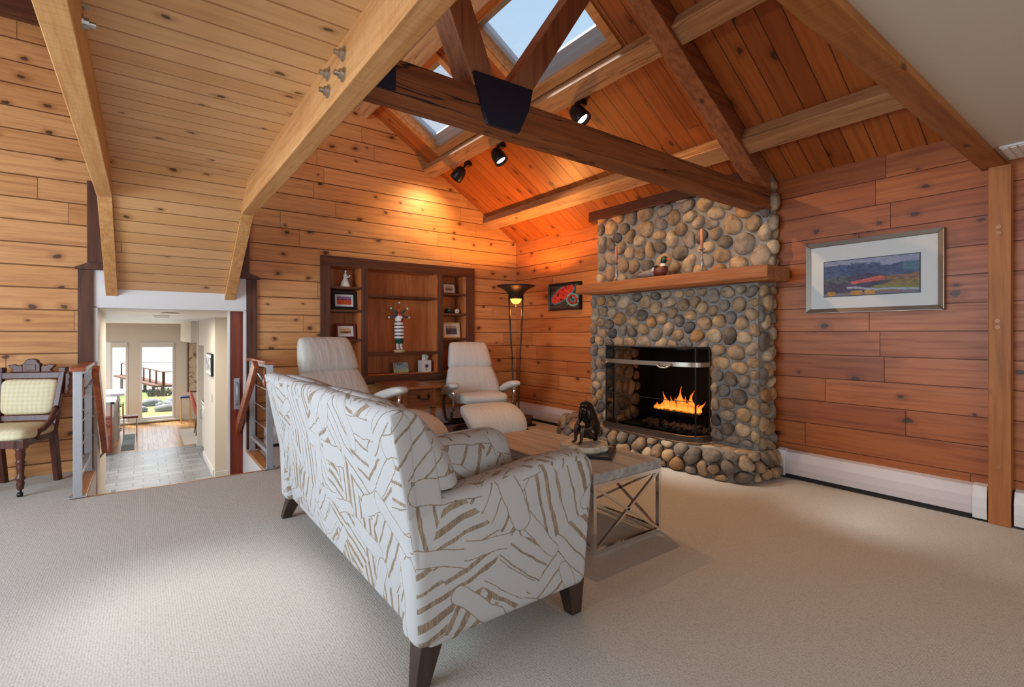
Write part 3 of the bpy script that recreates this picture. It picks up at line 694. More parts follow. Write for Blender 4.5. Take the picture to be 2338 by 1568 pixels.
b=B(); rs=[]
for y,w,h,c in [(-.045,.0585,.048,.05),(-.09,.056,.052,.057),(-.13,.044,.05,.064),(-.155,.02,.03,.07)]:
    rs.append([(w*math.cos(2*PI*k/16),y,c+h*math.sin(2*PI*k/16)) for k in range(16)])
b.rings(rs); b.done('breast',M['duckc'],dk,smooth=True)
b=B(); b.tube([(0,-.03,.06),(0,-.045,.06)],.0575,16); b.done('wing_bar',M['duckd'],dk)
b=B()
for a in (150,165,180):
    for y in (-.028,-.04): b.ball((.057*math.cos(R(a)),y,.062+.05*math.sin(R(a))),.0075,8,6)
b.done('wing_spots',M['ring'],dk,smooth=True)
b=B(); b.tube([(0,-.115,.10),(0,-.118,.128)],[.03,.026],14); b.done('neck_ring',M['ring'],dk)
b=B(); b.tube([(0,-.118,.12),(0,-.116,.15),(0,-.125,.172),(0,-.13,.19)],[.025,.028,.033,.02],14); b.ball((0,-.128,.168),(.028,.038,.03),14,10); b.done('head',M['duckh'],dk,smooth=True)
b=B(); b.hexa([(-.012,-.155,.158),(.012,-.155,.158),(.012,-.155,.178),(-.012,-.155,.178)],[(-.013,-.205,.154),(.013,-.205,.154),(.012,-.205,.16),(-.012,-.205,.16)]); b.done('bill',M['bill'],dk,bevel=.003)

# ------------------------------------------------------------------ pictures
def canvas(name,w,h,nx_,ny_,fn,parent,loc,mat):
    """painted panel: local x = right, z = up, facing -y"""
    me=bpy.data.meshes.new(name); vs_,fs,cs=[],[],[]
    for j in range(ny_+1):
        for i in range(nx_+1):
            u,v=i/nx_,j/ny_; vs_.append(((u-.5)*w,0,v*h)); c=fn(u,v); cs.append(srgb(*c))
    for j in range(ny_):
        for i in range(nx_): a=j*(nx_+1)+i; fs.append((a,a+1,a+nx_+2,a+nx_+1))
    me.from_pydata(vs_,[],fs); at=me.color_attributes.new('paint','FLOAT_COLOR','POINT')
    for i,c in enumerate(cs): at.data[i].color=c
    o=bpy.data.objects.new(name,me); COL.objects.link(o); me.materials.append(mat); o.parent=parent; o.location=loc; return o
def vn(seed):
    rg=random.Random(seed); g=[[rg.random() for _ in range(65)] for _ in range(65)]
    def f(u,v):
        x,y=(u%64),(v%64); i,j=min(63,int(x)),min(63,int(y)); a,b_=x-i,y-j; a=a*a*(3-2*a); b_=b_*b_*(3-2*b_)
        return (g[i][j]*(1-a)+g[i+1][j]*a)*(1-b_)+(g[i][j+1]*(1-a)+g[i+1][j+1]*a)*b_
    return f
M['paint']=vcol('oil_paint',.5,bump=.3)
def lerp(a,b,t): t=max(0,min(1,t)); return tuple(x+(y-x)*t for x,y in zip(a,b))
N1,N2,N3=vn(1),vn(2),vn(3)
def mountains(u,v):
    j=(N1(u*22,v*40)-.5)*.05; w=N2(u*30+v*22,v*26-u*9)
    ridge=.80+.08*math.sin(u*5.2+.6)*math.cos(u*2.2)+.05*(N3(u*7,1)-.5)+(.07 if .3<u<.62 else 0)
    mid=.52+.10*(N3(u*6,5)-.5)+.06*math.sin(u*4)
    if v+j>ridge: c=lerp((150,150,170),(118,124,152),w)
    elif v+j>mid: c=lerp((40,52,86),(78,92,128),w) if u<.85 or v<.6 else lerp((60,92,110),(86,112,120),w)
    else:
        c=lerp((46,40,62),(78,66,88),w)
        if abs(u-.50)<.20-.1*abs(v-.42) and .30+.22*(u-.3)<v<.36+.40*(u-.25) and u<.66: c=lerp((150,62,58),(202,104,92),w)
        if u<.28 and v>.36: c=lerp((96,112,82),(60,70,84),w) if w>.4 else c
        if v<.14+.55*(u-.5)+.12*(N3(u*9,9)-.3) and u>.45: c=lerp((146,116,52),(92,86,50),w)
        if u>.66 and v>.36: c=lerp((96,62,56),(140,110,78),w)
        rv=.20-.17*(u-.3)
        if abs(v-rv+.02*math.sin(u*14))<.028+.03*max(0,u-.5) and u>.26: c=lerp((120,132,156),(176,176,186),w)
        if u>.55 and rv+.03<v<rv+.09: c=lerp((104,112,52),(126,122,60),w)
        if v<.13 and N1(u*18,3)>.45 and u<.62: c=lerp((188,142,44),(140,96,50),w)
        elif v<.08: c=lerp((122,96,90),(96,104,130),w)
    return c
def frame(b,w,h,t,d,prof=None):
    """mitred frame, local x right, z up from 0, front at -y"""
    for (x0,x1,z0,z1,ix0,ix1,iz0,iz1) in [(0,w,0,0,t,w-t,t,t),(0,w,h,h,t,w-t,h-t,h-t)]:
        s=1 if z0==0 else -1
        b.hexa([(x0-w/2,0,z0),(x1-w/2,0,z0),(x1-w/2,-d,z0),(x0-w/2,-d,z0)],[(ix0-w/2,0,iz0),(ix1-w/2,0,iz0),(ix1-w/2,-d*.7,iz0),(ix0-w/2,-d*.7,iz0)])
    for s in (-1,1):
        b.hexa([(s*w/2,0,0),(s*w/2,0,h),(s*w/2,-d,h),(s*w/2,-d,0)],[(s*(w/2-t),0,t),(s*(w/2-t),0,h-t),(s*(w/2-t),-d*.7,h-t),(s*(w/2-t),-d*.7,t)])
M['silver']=flat('silver_leaf_frame',srgb(150,142,130),.32,.75); M['linen']=flat('linen_liner',srgb(206,208,206),.7,nz=.1,scale=20)
M['matW']=flat('mat_board',srgb(226,222,216),.8)
pt=T('framed_painting','large mountain landscape painting in a silver frame with pale liner','painting',(XB-.004,1.371,1.362),rz=R(-90))
W,Hh=.868,.558
b=B(); frame(b,W,Hh,.035,.04); frame(b,W-.03,Hh-.03,.02,.046) if False else None; b.done('frame',M['silver'],pt,bevel=.004)
b=B(); b.box(-W/2+.03,W/2-.03,-.022,-.002,.03,Hh-.03); b.done('liner',M['linen'],pt)
b=B(); b.box(-.305,.305,-.026,-.02,.125,.405); b.done('fillet',M['black'],pt)
canvas('canvas',.6,.27,120,60,mountains,pt,(0,-.0275,.13),M['paint'])
def abstract(u,v):
    w=N2(u*14,v*14); d1=math.hypot((u-.42)*1.0,(v-.62)*1.35+ (u-.42)*-.9); d2=math.hypot((u-.78)*1.5,(v-.34)*1.2+.15*(u-.78))
    c=lerp((38,34,34),(84,72,64),w)
    if d1<.40: c=lerp((176,34,24),(220,74,54),w)
    elif d1<.47: c=lerp((70,140,140),(40,90,96),w)
    if d2<.30 : c=lerp((196,52,40),(120,30,26),w)
    if d2<.13: c=lerp((46,160,150),(24,80,84),w)
    elif .27<d2<.34: c=lerp((60,150,146),(120,190,180),w)
    if N1(u*11,v*11)>.74: c=lerp((24,22,24),(60,40,40),w)
    return c
p2=T('framed_painting','small red and teal abstract painting in a black box frame by the chimney','painting',(XB-.004,4.69,1.50),rz=R(-90))
b=B(); frame(b,.585,.35,.028,.05); b.done('frame',M['black'],p2)
b=B(); b.box(-.27,.27,-.02,-.002,.02,.33); b.done('backing',M['black'],p2)
canvas('canvas',.525,.29,60,36,abstract,p2,(0,-.026,.03),M['paint'])
# ================================================================== sofa
def brush_fabric(name,light_,dark_,sc_=4.4,w=.034,L=.12):
    """overlapping pale brush strokes with thin dark outlines on a taupe ground"""
    k=NT(name); tcn=k.t.nodes.new('ShaderNodeTexCoord'); v=tcn.outputs['Object']; p=k.sep(v); nn=k.sep(tcn.outputs['Normal'])
    ax=k.ma('ABSOLUTE',nn[0]); ay=k.ma('ABSOLUTE',nn[1]); az=k.ma('ABSOLUTE',nn[2])
    isx=k.ma('GREATER_THAN',ax,ay); isz=k.ma('GREATER_THAN',az,.75)
    u=k.ma('ADD',k.ma('MULTIPLY',isx,p[1]),k.ma('MULTIPLY',k.ma('SUBTRACT',1,isx),p[0]))
    w2=k.ma('ADD',k.ma('MULTIPLY',isz,k.ma('ADD',k.ma('MULTIPLY',isx,p[0]),k.ma('MULTIPLY',k.ma('SUBTRACT',1,isx),p[1]))),k.ma('MULTIPLY',k.ma('SUBTRACT',1,isz),p[2]))
    uv=k.xyz(u,w2,0)
    nz=k.vm('SUBTRACT',k.noise(uv,6,2,out=1),(.5,.5,.5)); nf=k.vm('SUBTRACT',k.noise(uv,70,2,out=1),(.5,.5,.5))
    uv=k.vm('MULTIPLY',k.vm('ADD',k.vm('ADD',uv,k.vm('SCALE',nz,scale=.05)),k.vm('SCALE',nf,scale=.0045)),(1,1,0))
    # rows of parallel strokes, each patch turned its own way, with uneven gaps between them
    vo=k.t.nodes.new('ShaderNodeTexVoronoi'); vo.voronoi_dimensions='2D'; k.put(vo.inputs['Vector'],uv); vo.inputs['Scale'].default_value=sc_*.95
    cs=k.sep(vo.outputs['Color']); a=k.ma('MULTIPLY',cs[0],6.2832); d=k.xyz(k.ma('COSINE',a),k.ma('SINE',a),0)
    sv=k.ma('ADD',k.ma('DIVIDE',k.vm('DOT_PRODUCT',uv,d,out=1),w*1.7),k.ma('MULTIPLY',cs[1],9)); kk=k.ma('FLOOR',sv); f=k.ma('FRACT',sv)
    r=k.n('TexWhiteNoise',{'W':k.ma('ADD',kk,k.ma('MULTIPLY',cs[2],91))},noise_dimensions='1D')
    gap=k.ma('ADD',.035,k.ma('MULTIPLY',k.ma('POWER',r,2.0),.26)); ew=k.ma('MINIMUM',f,k.ma('SUBTRACT',1,f))
    m=k.ss(k.ma('SUBTRACT',ew,gap),-.012,.012)
    for i,(ox,oy,s) in enumerate(((3.1,1.9,.8),(11.3,9.1,.72)),1):
        pp=k.vm('ADD',uv,(ox,oy,0)); vo=k.t.nodes.new('ShaderNodeTexVoronoi'); vo.voronoi_dimensions='2D'; k.put(vo.inputs['Vector'],pp); vo.inputs['Scale'].default_value=sc_*s
        cs=k.sep(vo.outputs['Color']); a=k.ma('MULTIPLY',cs[0],6.2832); d=k.xyz(k.ma('COSINE',a),k.ma('SINE',a),0)
        q=k.vm('MULTIPLY',k.vm('SUBTRACT',pp,vo.outputs['Position']),(1,1,0)); t=k.vm('DOT_PRODUCT',q,d,out=1)
        t=k.ma('MAXIMUM',k.ma('MINIMUM',t,L),-L); dist=k.vm('LENGTH',k.vm('SUBTRACT',q,k.vm('SCALE',d,scale=t)),out=1)
        hw=k.ma('ADD',w*.75,k.ma('MULTIPLY',cs[1],w*.55)); e=k.ma('SUBTRACT',dist,hw)
        cov=k.ma('SUBTRACT',1,k.ss(e,-.0006,.0006)); line=k.ma('SUBTRACT',1,k.ss(e,.0024,.0042))
        m=k.ma('MAXIMUM',k.ma('MULTIPLY',m,k.ma('SUBTRACT',1,line)),cov)
    wv=k.noise(k.vm('MULTIPLY',v,(400,400,900)),1,1); st=k.noise(k.vm('MULTIPLY',v,(160,160,22)),1,2)
    c=k.mix(k.ma('MULTIPLY',wv,.22),light_,tuple(x*.78 for x in light_[:3])+(1,))
    dk=k.mix(k.ss(st,.35,.65),tuple(x*.72 for x in dark_[:3])+(1,),tuple(x*1.15 for x in dark_[:3])+(1,))
    c=k.mix(m,dk,c)
    k.bump(k.ma('ADD',k.ma('MULTIPLY',wv,.12),m),.45,.004)
    return k.fin(c,.9,spec=.15)
M['sofa']=brush_fabric('brushstroke_fabric',srgb(192,189,187),srgb(154,136,116))
M['pillow']=brush_fabric('pillow_fabric',srgb(192,190,188),srgb(154,136,118),3.8,.042,.15)
M['leg']=wood('espresso_leg',srgb(70,52,42),srgb(52,38,30),'z',.35,coord='obj',knots=0)
SX,SY=.63,1.50; LEN=2.02
so=T('sofa','sofa in cream and taupe brushstroke fabric with its back to the stairs','sofa',(SX+.48,SY+LEN/2,0))
def L(p): return (p[0]-so.location.x,p[1]-so.location.y,p[2])
b=B()   # sloping back frame with rounded top roll
prof=[(.773,.13),(.90,.13),(.86,.45),(.80,.80),(.745,.925),(.70,.952),(.655,.948),(.632,.915),(.637,.885),(.69,.60)]
b.prism([(x,z) for x,z in prof],'xz',SY+.005,SY+LEN-.005)
b.done('backrest',M['sofa'],so,world=True,bevel=.018,seg=3,smooth=True,angle=25)
# arms
ap=[(.705,.60),(.725,.13),(1.52,.132),(1.572,.62),(1.562,.672),(1.50,.694),(1.40,.697),(1.27,.692),(1.09,.665),(.93,.648),(.80,.640)]
for ya,yb in ((SY,SY+.145),(SY+LEN-.145,SY+LEN)):
    b=B(); b.prism(ap,'xz',ya,yb); b.done('armrest',M['sofa'],so,world=True,bevel=.045,seg=4,smooth=True,angle=50)
    b=B(); y=ya-.004 if ya==SY else yb-.02
    b.prism([(.628,.935),(.672,.95),(.70,.92),(.728,.62),(.70,.585),(.69,.60)],'xz',y,y+.024); b.done('side_panel',M['sofa'],so,world=True,bevel=.008,seg=2,smooth=True)
b=B(); b.box(.80,1.53,SY+.12,SY+LEN-.12,.14,.34); b.done('seat_base',M['sofa'],so,world=True,bevel=.03,seg=3,smooth=True)
for i in range(2):
    ya=SY+.145+i*(LEN-.29)/2; yb=ya+(LEN-.29)/2
    b=B(); b.ball((1.24,(ya+yb)/2,.405),(.34,(yb-ya)/2-.003,.085),40,16,None,.32); b.done('seat_cushion',M['sofa'],so,world=True,smooth=True)
    b=B(); rs=[]
    yc=(ya+yb)/2; hw=(yb-ya)/2+ (.055 if False else .0)
    y0=SY+.012 if i==0 else yc-hw+.002; y1=SY+LEN-.012 if i==1 else yc+hw-.002
    # puffy back cushion, thickest low down, overlapping the arm
    sec=[(.66,.945),(.70,.962),(.76,.955),(.83,.915),(.90,.84),(.955,.75),(.99,.64),(1.0,.56),(.97,.50),(.90,.47),(.80,.47),(.74,.55),(.70,.75)]
    for t,s in ((0,.50),(.012,.60),(.05,.74),(.13,.9),(.3,1.0),(.7,1.0),(.9,.97),(.988,.9),(1,.75)):
        if i==1: t=1-t
        y=y0+(y1-y0)*t; cx,cz=.70,.74
        zz=.12 if (i==0 and t<.135) or (i==1 and t>.86) else 0
        rs.append([(cx+(x-cx)*s,y,max(cz+(z-cz)*s,.655 if zz else 0)) for x,z in sec])
    b.rings(rs); b.done('back_cushion',M['sofa'],so,world=True,smooth=True,sub=1)
for (x,y,dx,dy) in ((.80,SY+.07,-.05,-.035),(.80,SY+LEN-.07,-.05,.035),(1.48,SY+.07,.01,-.01),(1.48,SY+LEN-.07,.01,.01)):
    b=B(); h=.045
    b.hexa([(x+dx-.028,y+dy-.025,0),(x+dx+.028,y+dy-.025,0),(x+dx+.028,y+dy+.025,0),(x+dx-.028,y+dy+.025,0)],[(x-h,y-h,.15),(x+h,y-h,.15),(x+h,y+h,.15),(x-h,y+h,.15)])
    b.done('leg',M['leg'],so,world=True,bevel=.004)
def pillow(loc,rot,w,h,d,label):
    o=T('throw_pillow',label,'pillow',loc,rot=rot,group='throw pillows on the sofa')
    rs=[]; N=44
    def sq(s,z):
        ring=[]
        for k in range(N):
            a=2*PI*k/N; c,sn=math.cos(a),math.sin(a); q=.38
            pinch=1-.10*abs(math.sin(2*a))**8*0
            ring.append((w/2*s*math.copysign(abs(c)**q,c),h/2*s*math.copysign(abs(sn)**q,sn),z))
        return ring
    b=B(); b.rings([sq(.05,-d/2),sq(.45,-d/2*.98),sq(.75,-d/2*.86),sq(.92,-d/2*.58),sq(.99,-d/2*.2),sq(1,0),sq(.99,d/2*.2),sq(.92,d/2*.58),sq(.75,d/2*.86),sq(.45,d/2*.98),sq(.05,d/2)])
    b.done('cover',M['pillow'],o,smooth=True)
    b=B(); ring=sq(1.0,0); b.tube(ring+[ring[0]],.006,6); b.done('piping',M['pillow'],o,smooth=True)
    return o
pillow((1.10,1.79,.575),(R(74),R(0),R(8)),.48,.42,.20,'brushstroke throw pillow leaning on the near sofa arm')
pillow((1.06,3.12,.60),(R(66),0,R(-60)),.44,.42,.15,'pale throw pillow at the far end of the sofa')

# ================================================================== coffee table
M['greywoodY']=wood('grey_washed_oak',srgb(178,174,170),srgb(142,137,132),'y',.45,knots=.05)
ct=T('coffee_table','coffee table with grey wood top and chrome cross-braced frame','table',(2.24,2.47,0))
tx0,tx1,ty0,ty1=1.945,2.53,1.876,3.065
b=B(); b.box(tx0,tx1,ty0,ty1,.385,.44); b.done('table_top',M['greywoodY'],ct,world=True,bevel=.003)
s=.012
b=B(); e2=.0005
for x in (tx0+s,tx1-s): b.box(x-s,x+s,ty0+e2,ty1-e2,.361,.3845); b.box(x-s,x+s,ty0+e2,ty1-e2,.001,.0235)
for y in (ty0+s,ty1-s): b.box(tx0+2*s,tx1-2*s,y-s+e2,y+s-e2,.361,.3845); b.box(tx0+2*s,tx1-2*s,y-s+e2,y+s-e2,.001,.0235)
b.done('frame',M['chrome'],ct,world=True)
for x in (tx0+s,tx1-s):
    for y in (ty0+s,ty1-s): b=B(); b.box(x-s,x+s,y-s,y+s,.0236,.361); b.done('leg',M['chrome'],ct,world=True)
for y in (ty0+s,ty1-s):
    for a,c in (((tx0+.02,.02),(tx1-.02,.365)),((tx0+.02,.365),(tx1-.02,.02))):
        b=B(); b.beam((a[0],y,a[1]),(c[0],y,c[1]),.014,.016,(0,1,0)); b.done('cross_brace',M['chrome'],ct,world=True)
for x in (tx0+s,tx1-s):
    for a,c in (((ty0+.02,.02),((ty0+ty1)/2,.365)),((ty1-.02,.02),((ty0+ty1)/2,.365)),((ty0+.02,.365),((ty0+ty1)/2,.02)),((ty1-.02,.365),((ty0+ty1)/2,.02))):
        b=B(); b.beam((x,a[0],a[1]),(x,c[0],c[1]),.014,.012,(1,0,0)); b.done('side_brace',M['chrome'],ct,world=True)
# bronze sculpture
M['bronzeD']=flat('dark_bronze',(.035,.022,.015,1),.3,.75); M['bronzeS']=flat('bronze_skin',(.085,.055,.038,1),.34,.8)
k=NT('petrified_slab'); n=k.noise(k.n('TexCoord',out=3),26,5,.7); k.bump(n,.6,.006); M['slab']=k.fin(k.ramp(n,[(.3,srgb(92,78,60)),(.42,srgb(186,174,150)),(.7,srgb(222,216,198))]),.6)
M['plinth']=flat('black_lacquer',(.02,.02,.022,1),.35)
bz=T('bronze_sculpture','small bronze of a seated long-haired woman hugging her knees, on a pale stone slab','sculpture',(2.262,2.258,.44),rz=R(4))
b=B(); b.box(-.135,.135,-.16,.16,.0,.022); o=b.done('plinth',M['plinth'],bz,bevel=.003); o.rotation_euler=(0,0,R(32)); o.location=(.0,-.03,0)
rg=random.Random(3); W=[1+rg.uniform(-.09,.07) for _ in range(28)]
b=B(); b.lathe([(.001,.022),(.135,.022),(.15,.034),(.15,.055),(.143,.064),(.001,.066)],(0,0,0),28,wob=lambda k_,n_:W[k_]); b.done('stone_slab',M['slab'],bz,smooth=False)
# figure: faces -x; pelvis at the back
z0=.066
V=[(.055,0,z0+.03),(.062,0,z0+.075),(.042,0,z0+.125),(.022,0,z0+.165),(.002,0,z0+.185),(-.008,0,z0+.21),(-.012,0,z0+.235),
   (.02,.045,z0+.15),(-.01,.062,z0+.105),(-.062,.022,z0+.092),(.02,-.045,z0+.15),(-.01,-.062,z0+.105),(-.062,-.022,z0+.084),
   (.03,.028,z0+.035),(-.045,.030,z0+.118),(-.05,.032,z0+.06),(-.052,.032,z0+.014),(-.085,.036,z0+.008),
   (.03,-.028,z0+.035),(-.048,-.026,z0+.112),(-.06,-.026,z0+.06),(-.066,-.026,z0+.014),(-.1,-.03,z0+.008)]
E_=[(0,1),(1,2),(2,3),(3,4),(4,5),(5,6),(2,7),(7,8),(8,9),(2,10),(10,11),(11,12),(0,13),(13,14),(14,15),(15,16),(16,17),(0,18),(18,19),(19,20),(20,21),(21,22)]
Rr=[.034,.034,.034,.018,.022,.027,.02,.017,.0125,.0085,.017,.0125,.0085,.026,.02,.0135,.0095,.009,.026,.02,.0135,.0095,.009]
skin('figure',M['bronzeS'],V,E_,Rr,bz,2)
b=B(); b.tube([(.0,0,z0+.258),(.022,0,z0+.232),(.045,0,z0+.175),(.075,0,z0+.11),(.092,0,z0+.05),(.10,0,z0+.012)],[.014,.034,.044,.05,.042,.02],14)
b.ball((-.004,0,z0+.236),(.03,.031,.028),14,9)
for s_ in (-1,1): b.tube([(.006,s_*.026,z0+.235),(.002,s_*.033,z0+.20),(-.004,s_*.036,z0+.16),(-.006,s_*.03,z0+.13)],[.014,.015,.014,.006],8)
b.tube([(.10,0,z0+.012),(.125,.01,z0+.008),(.15,.02,z0+.01)],[.018,.01,.004],8)
b.done('hair',M['bronzeD'],bz,smooth=True)
b=B(); b.ball((-.033,0,z0+.206),(.005,.004,.007),8,6); b.ball((-.03,.009,z0+.213),(.004,.005,.003),8,6); b.ball((-.03,-.009,z0+.213),(.004,.005,.003),8,6); b.ball((-.0305,0,z0+.194),(.004,.007,.0025),8,6); b.done('face',M['bronzeS'],bz,smooth=True)

# ================================================================== recliners
def leather(name,col):
    k=NT(name); v=k.n('TexCoord',out=3); n=k.noise(k.vm('MULTIPLY',v,(16,3.5,3.5)),1,4,.55); f=k.noise(v,160,2); g=k.noise(v,5,2)
    c=k.mix(k.ma('MULTIPLY',g,.3),col,tuple(x*.82 for x in col[:3])+(1,)); k.bump(k.ma('ADD',k.ss(n,.3,.75),k.ma('MULTIPLY',f,.04)),.3,.012); return k.fin(c,.42,spec=.45)
M['leather']=leather('cream_leather',srgb(216,214,204)); M['swoosh']=wood('brown_beech',srgb(84,60,46),srgb(62,42,32),'z',.35,coord='obj',knots=0)
M['whitestem']=flat('white_stem',srgb(214,208,198),.4)
def recliner(loc,rz,label,scale=1):
    o=T('recliner',label,'recliner',loc,rz,group=None,scale=scale)
    b=B(); b.pad([(.22,.37,.22,.02),(.20,.385,.27,.06),(.10,.395,.285,.078),(-.1,.42,.29,.08),(-.22,.43,.288,.075),(-.29,.415,.28,.06),(-.325,.39,.25,.025)],36,4); b.done('seat_cushion',M['leather'],o,smooth=True,sub=1)
    b=B(); b.pad([(.15,.37,.30,.03),(.165,.40,.335,.062),(.19,.46,.352,.082),(.225,.54,.352,.09),(.262,.62,.336,.086),(.30,.70,.312,.078),(.325,.755,.297,.06),(.335,.775,.29,.03)],40,3.6); b.done('backrest',M['leather'],o,smooth=True,sub=1)
    b=B(); b.pad([(.318,.755,.285,.03),(.325,.775,.295,.066),(.345,.83,.288,.084),(.372,.90,.278,.088),(.40,.97,.268,.082),(.425,1.03,.258,.068),(.445,1.07,.246,.045),(.453,1.085,.232,.015)],40,4.2); b.done('headrest',M['leather'],o,smooth=True,sub=1)
    for s_ in (-1,1):
        b=B(); b.pad([(.17,.475,.035,.02),(.15,.485,.055,.04),(.05,.515,.062,.048),(-.1,.56,.066,.046),(-.22,.588,.068,.042),(-.29,.598,.062,.033),(-.325,.595,.04,.010)],24,3,cx=s_*.385); b.done('armrest',M['leather'],o,smooth=True,sub=1)
        b=B(); b.tube([(s_*.385,-.235,.56),(s_*.385,-.225,.47),(s_*.375,-.19,.36),(s_*.36,-.15,.29)],[.017,.014,.014,.014],10); b.done('arm_post',M['chrome'],o,smooth=True)
        b=B(); b.rings([[(s_*.385-.014,y-t,z),(s_*.385+.014,y-t,z),(s_*.385+.014,y+t,z+.01),(s_*.385-.014,y+t,z+.01)] for y,z,t in ((.15,.47,.03),(.20,.38,.035),(.20,.27,.04),(.15,.18,.045),(.05,.14,.04),(-.05,.145,.035),(-.14,.19,.03),(-.17,.27,.02))]); b.done('side_frame',M['swoosh'],o,bevel=.006)
    b=B(); b.box(-.385,.385,.0,.06,.13,.165); b.lathe([(.001,.03),(.05,.03),(.04,.05),(.035,.2),(.06,.26),(.001,.27)],(0,.03,0),16); b.done('pedestal',M['black'],o,bevel=.003)
    b=B(); ring=[(.29*math.cos(2*PI*k_/36),.03+.29*math.sin(2*PI*k_/36),.02) for k_ in range(37)]; b.tube(ring,.02,8); b.box(-.29,.29,.01,.05,.012,.035); b.box(-.02,.02,-.26,.32,.012,.035); b.done('base_ring',M['swoosh'],o,smooth=True)
    return o
def ottoman(loc,rz,label,scale=1):
    o=T('ottoman',label,'ottoman',loc,rz,scale=scale)
    b=B(); b.pad([(.25,.355,.24,.02),(.235,.37,.29,.05),(.14,.36,.318,.075),(.02,.335,.33,.085),(-.10,.29,.335,.09),(-.19,.23,.33,.085),(-.24,.165,.305,.065),(-.255,.115,.26,.022)],36,3.6); b.done('cushion',M['leather'],o,smooth=True,sub=1)
    b=B(); b.lathe([(.001,.02),(.026,.02),(.026,.2),(.05,.21),(.05,.29),(.001,.29)],(0,-.02,0),14); b.done('stem',M['whitestem'],o)
    b=B(); ring=[(.2*math.cos(2*PI*k_/32),-.02+.2*math.sin(2*PI*k_/32),.018) for k_ in range(33)]; b.tube(ring,.018,8); b.box(-.2,.2,-.04,0,.01,.03); b.done('base_ring',M['swoosh'],o,smooth=True)
    return o
recliner((3.33,5.17,0),R(-14),'cream leather recliner beside the floor lamp')
ottoman((3.05,4.46,0),R(-12),'cream leather ottoman in front of the recliner by the lamp')
recliner((1.60,4.80,0),R(13),'cream leather recliner partly behind the far end of the sofa',1.07)
ottoman((1.93,4.27,0),R(22),'cream leather ottoman mostly hidden behind the patterned sofa',1.1)

# ================================================================== side table
M['inlayX']=wood('honey_table_wood',srgb(170,104,58),srgb(140,80,40),'x',.3,knots=.05); M['inlayD']=wood('burl_drawer',srgb(150,84,42),srgb(110,58,28),'x',.3,knots=.4)
st=T('side_table','honey wood side table with carved drawer between the two recliners','table',(2.46,5.33,0))
b=B(); b.box(2.205,2.70,4.945,5.68,.595,.622); b.done('table_top',M['inlayX'],st,world=True,bevel=.005)
b=B(); b.box(2.255,2.65,5.0,5.64,.385,.595); b.done('case',M['inlayX'],st,world=True,bevel=.003)
b=B(); b.box(2.31,2.615,4.985,5.0,.405,.58); dr=b.done('drawer_front',M['inlayD'],st,world=True,bevel=.004)
b=B(); b.tube([(2.43,4.985,.505),(2.43,4.955,.50),(2.437,4.945,.482),(2.49,4.94,.475),(2.543,4.945,.482),(2.55,4.955,.50),(2.55,4.985,.505)],.006,8)
for x in (2.43,2.55): b.lathe([(.001,-.006),(.02,-.006),(.014,.0),(.001,.002)],(x,4.982,.507),10,'y')
b.done('drawer_pull',M['black'],dr,world=True,smooth=True)
for x in (2.278,2.627):
    for y in (5.023,5.617):
        b=B(); b.hexa([(x-.014,y-.014,0),(x+.014,y-.014,0),(x+.014,y+.014,0),(x-.014,y+.014,0)],[(x-.024,y-.024,.39),(x+.024,y-.024,.39),(x+.024,y+.024,.39),(x-.024,y+.024,.39)]); b.done('leg',M['inlayX'],st,world=True,bevel=.002)
        b=B(); b.box(x-.026,x+.026,y-.026,y+.026,.368,.376); b.done('leg_collar',M['black'],st,world=True)
M['bluecloth']=flat('blue_plastic',srgb(24,92,190),.5)
bb=T('storage_box','bright blue and black box on the floor beside the side table leg','box',(2.46,5.25,0))
b=B(); b.box(2.36,2.58,5.12,5.40,.11,.16); b.done('lid',M['bluecloth'],bb,world=True,bevel=.015)
b=B(); b.box(2.37,2.57,5.13,5.39,.0,.11); b.done('crate',M['black'],bb,world=True,bevel=.006)

# ================================================================== torchiere
M['lampm']=flat('bronze_lamp_metal',(.055,.036,.024,1),.4,.7)
lx,ly=3.71,4.90
lp=T('floor_lamp','tall bronze torchiere floor lamp with fluted bowl in the corner','lamp',(lx,ly,0))
b=B(); prof=[(.001,1.625),(.075,1.63),(.088,1.66),(.098,1.69),(.125,1.725),(.17,1.755),(.215,1.775),(.235,1.787),(.238,1.795),(.225,1.796),(.16,1.765),(.09,1.71),(.001,1.69)]
b.lathe(prof,(0,0,0),48,wob=lambda k_,n_:1+(.012 if k_%2 else -.012)); b.done('bowl',M['lampm'],lp,smooth=True)
M['lampglow']=emit('lamp_glass_glow',(1,.42,.08,1),2.6)
b=B(); b.lathe([(.001,1.565),(.03,1.57),(.055,1.59),(.07,1.622),(.07,1.63),(.001,1.632)],(0,0,0),24); b.done('glass_bowl',M['lampglow'],lp,smooth=True)
b=B(); b.lathe([(.001,1.535),(.012,1.54),(.007,1.555),(.004,1.57),(.001,1.575)],(0,0,0),12); b.done('finial',M['brass'],lp,smooth=True)
for q in range(4):
    a=R(53)+(R(74),R(106),R(-74),R(-106))[q]
    P=[(.088*math.cos(a),.088*math.sin(a),1.66),(.07*math.cos(a),.07*math.sin(a),1.2),(.05*math.cos(a),.05*math.sin(a),.9),(.035*math.cos(a),.035*math.sin(a),.4),(.04*math.cos(a),.04*math.sin(a),.1)]
    b=B(); b.tube(P,[.011,.01,.0095,.0085,.0085],8); b.ball(P[2],(.019,.019,.022),10,6); b.done('pole',M['lampm'],lp,smooth=True)
b=B(); b.lathe([(.001,0),(.15,0),(.155,.018),(.14,.03),(.075,.05),(.06,.09),(.05,.13),(.001,.135)],(0,0,0),24); b.done('base',M['lampm'],lp,smooth=True)
light('torchiere_lower_glow','POINT',(lx,ly,1.50),5,(1,.36,.08),shadow_soft_size=.06)
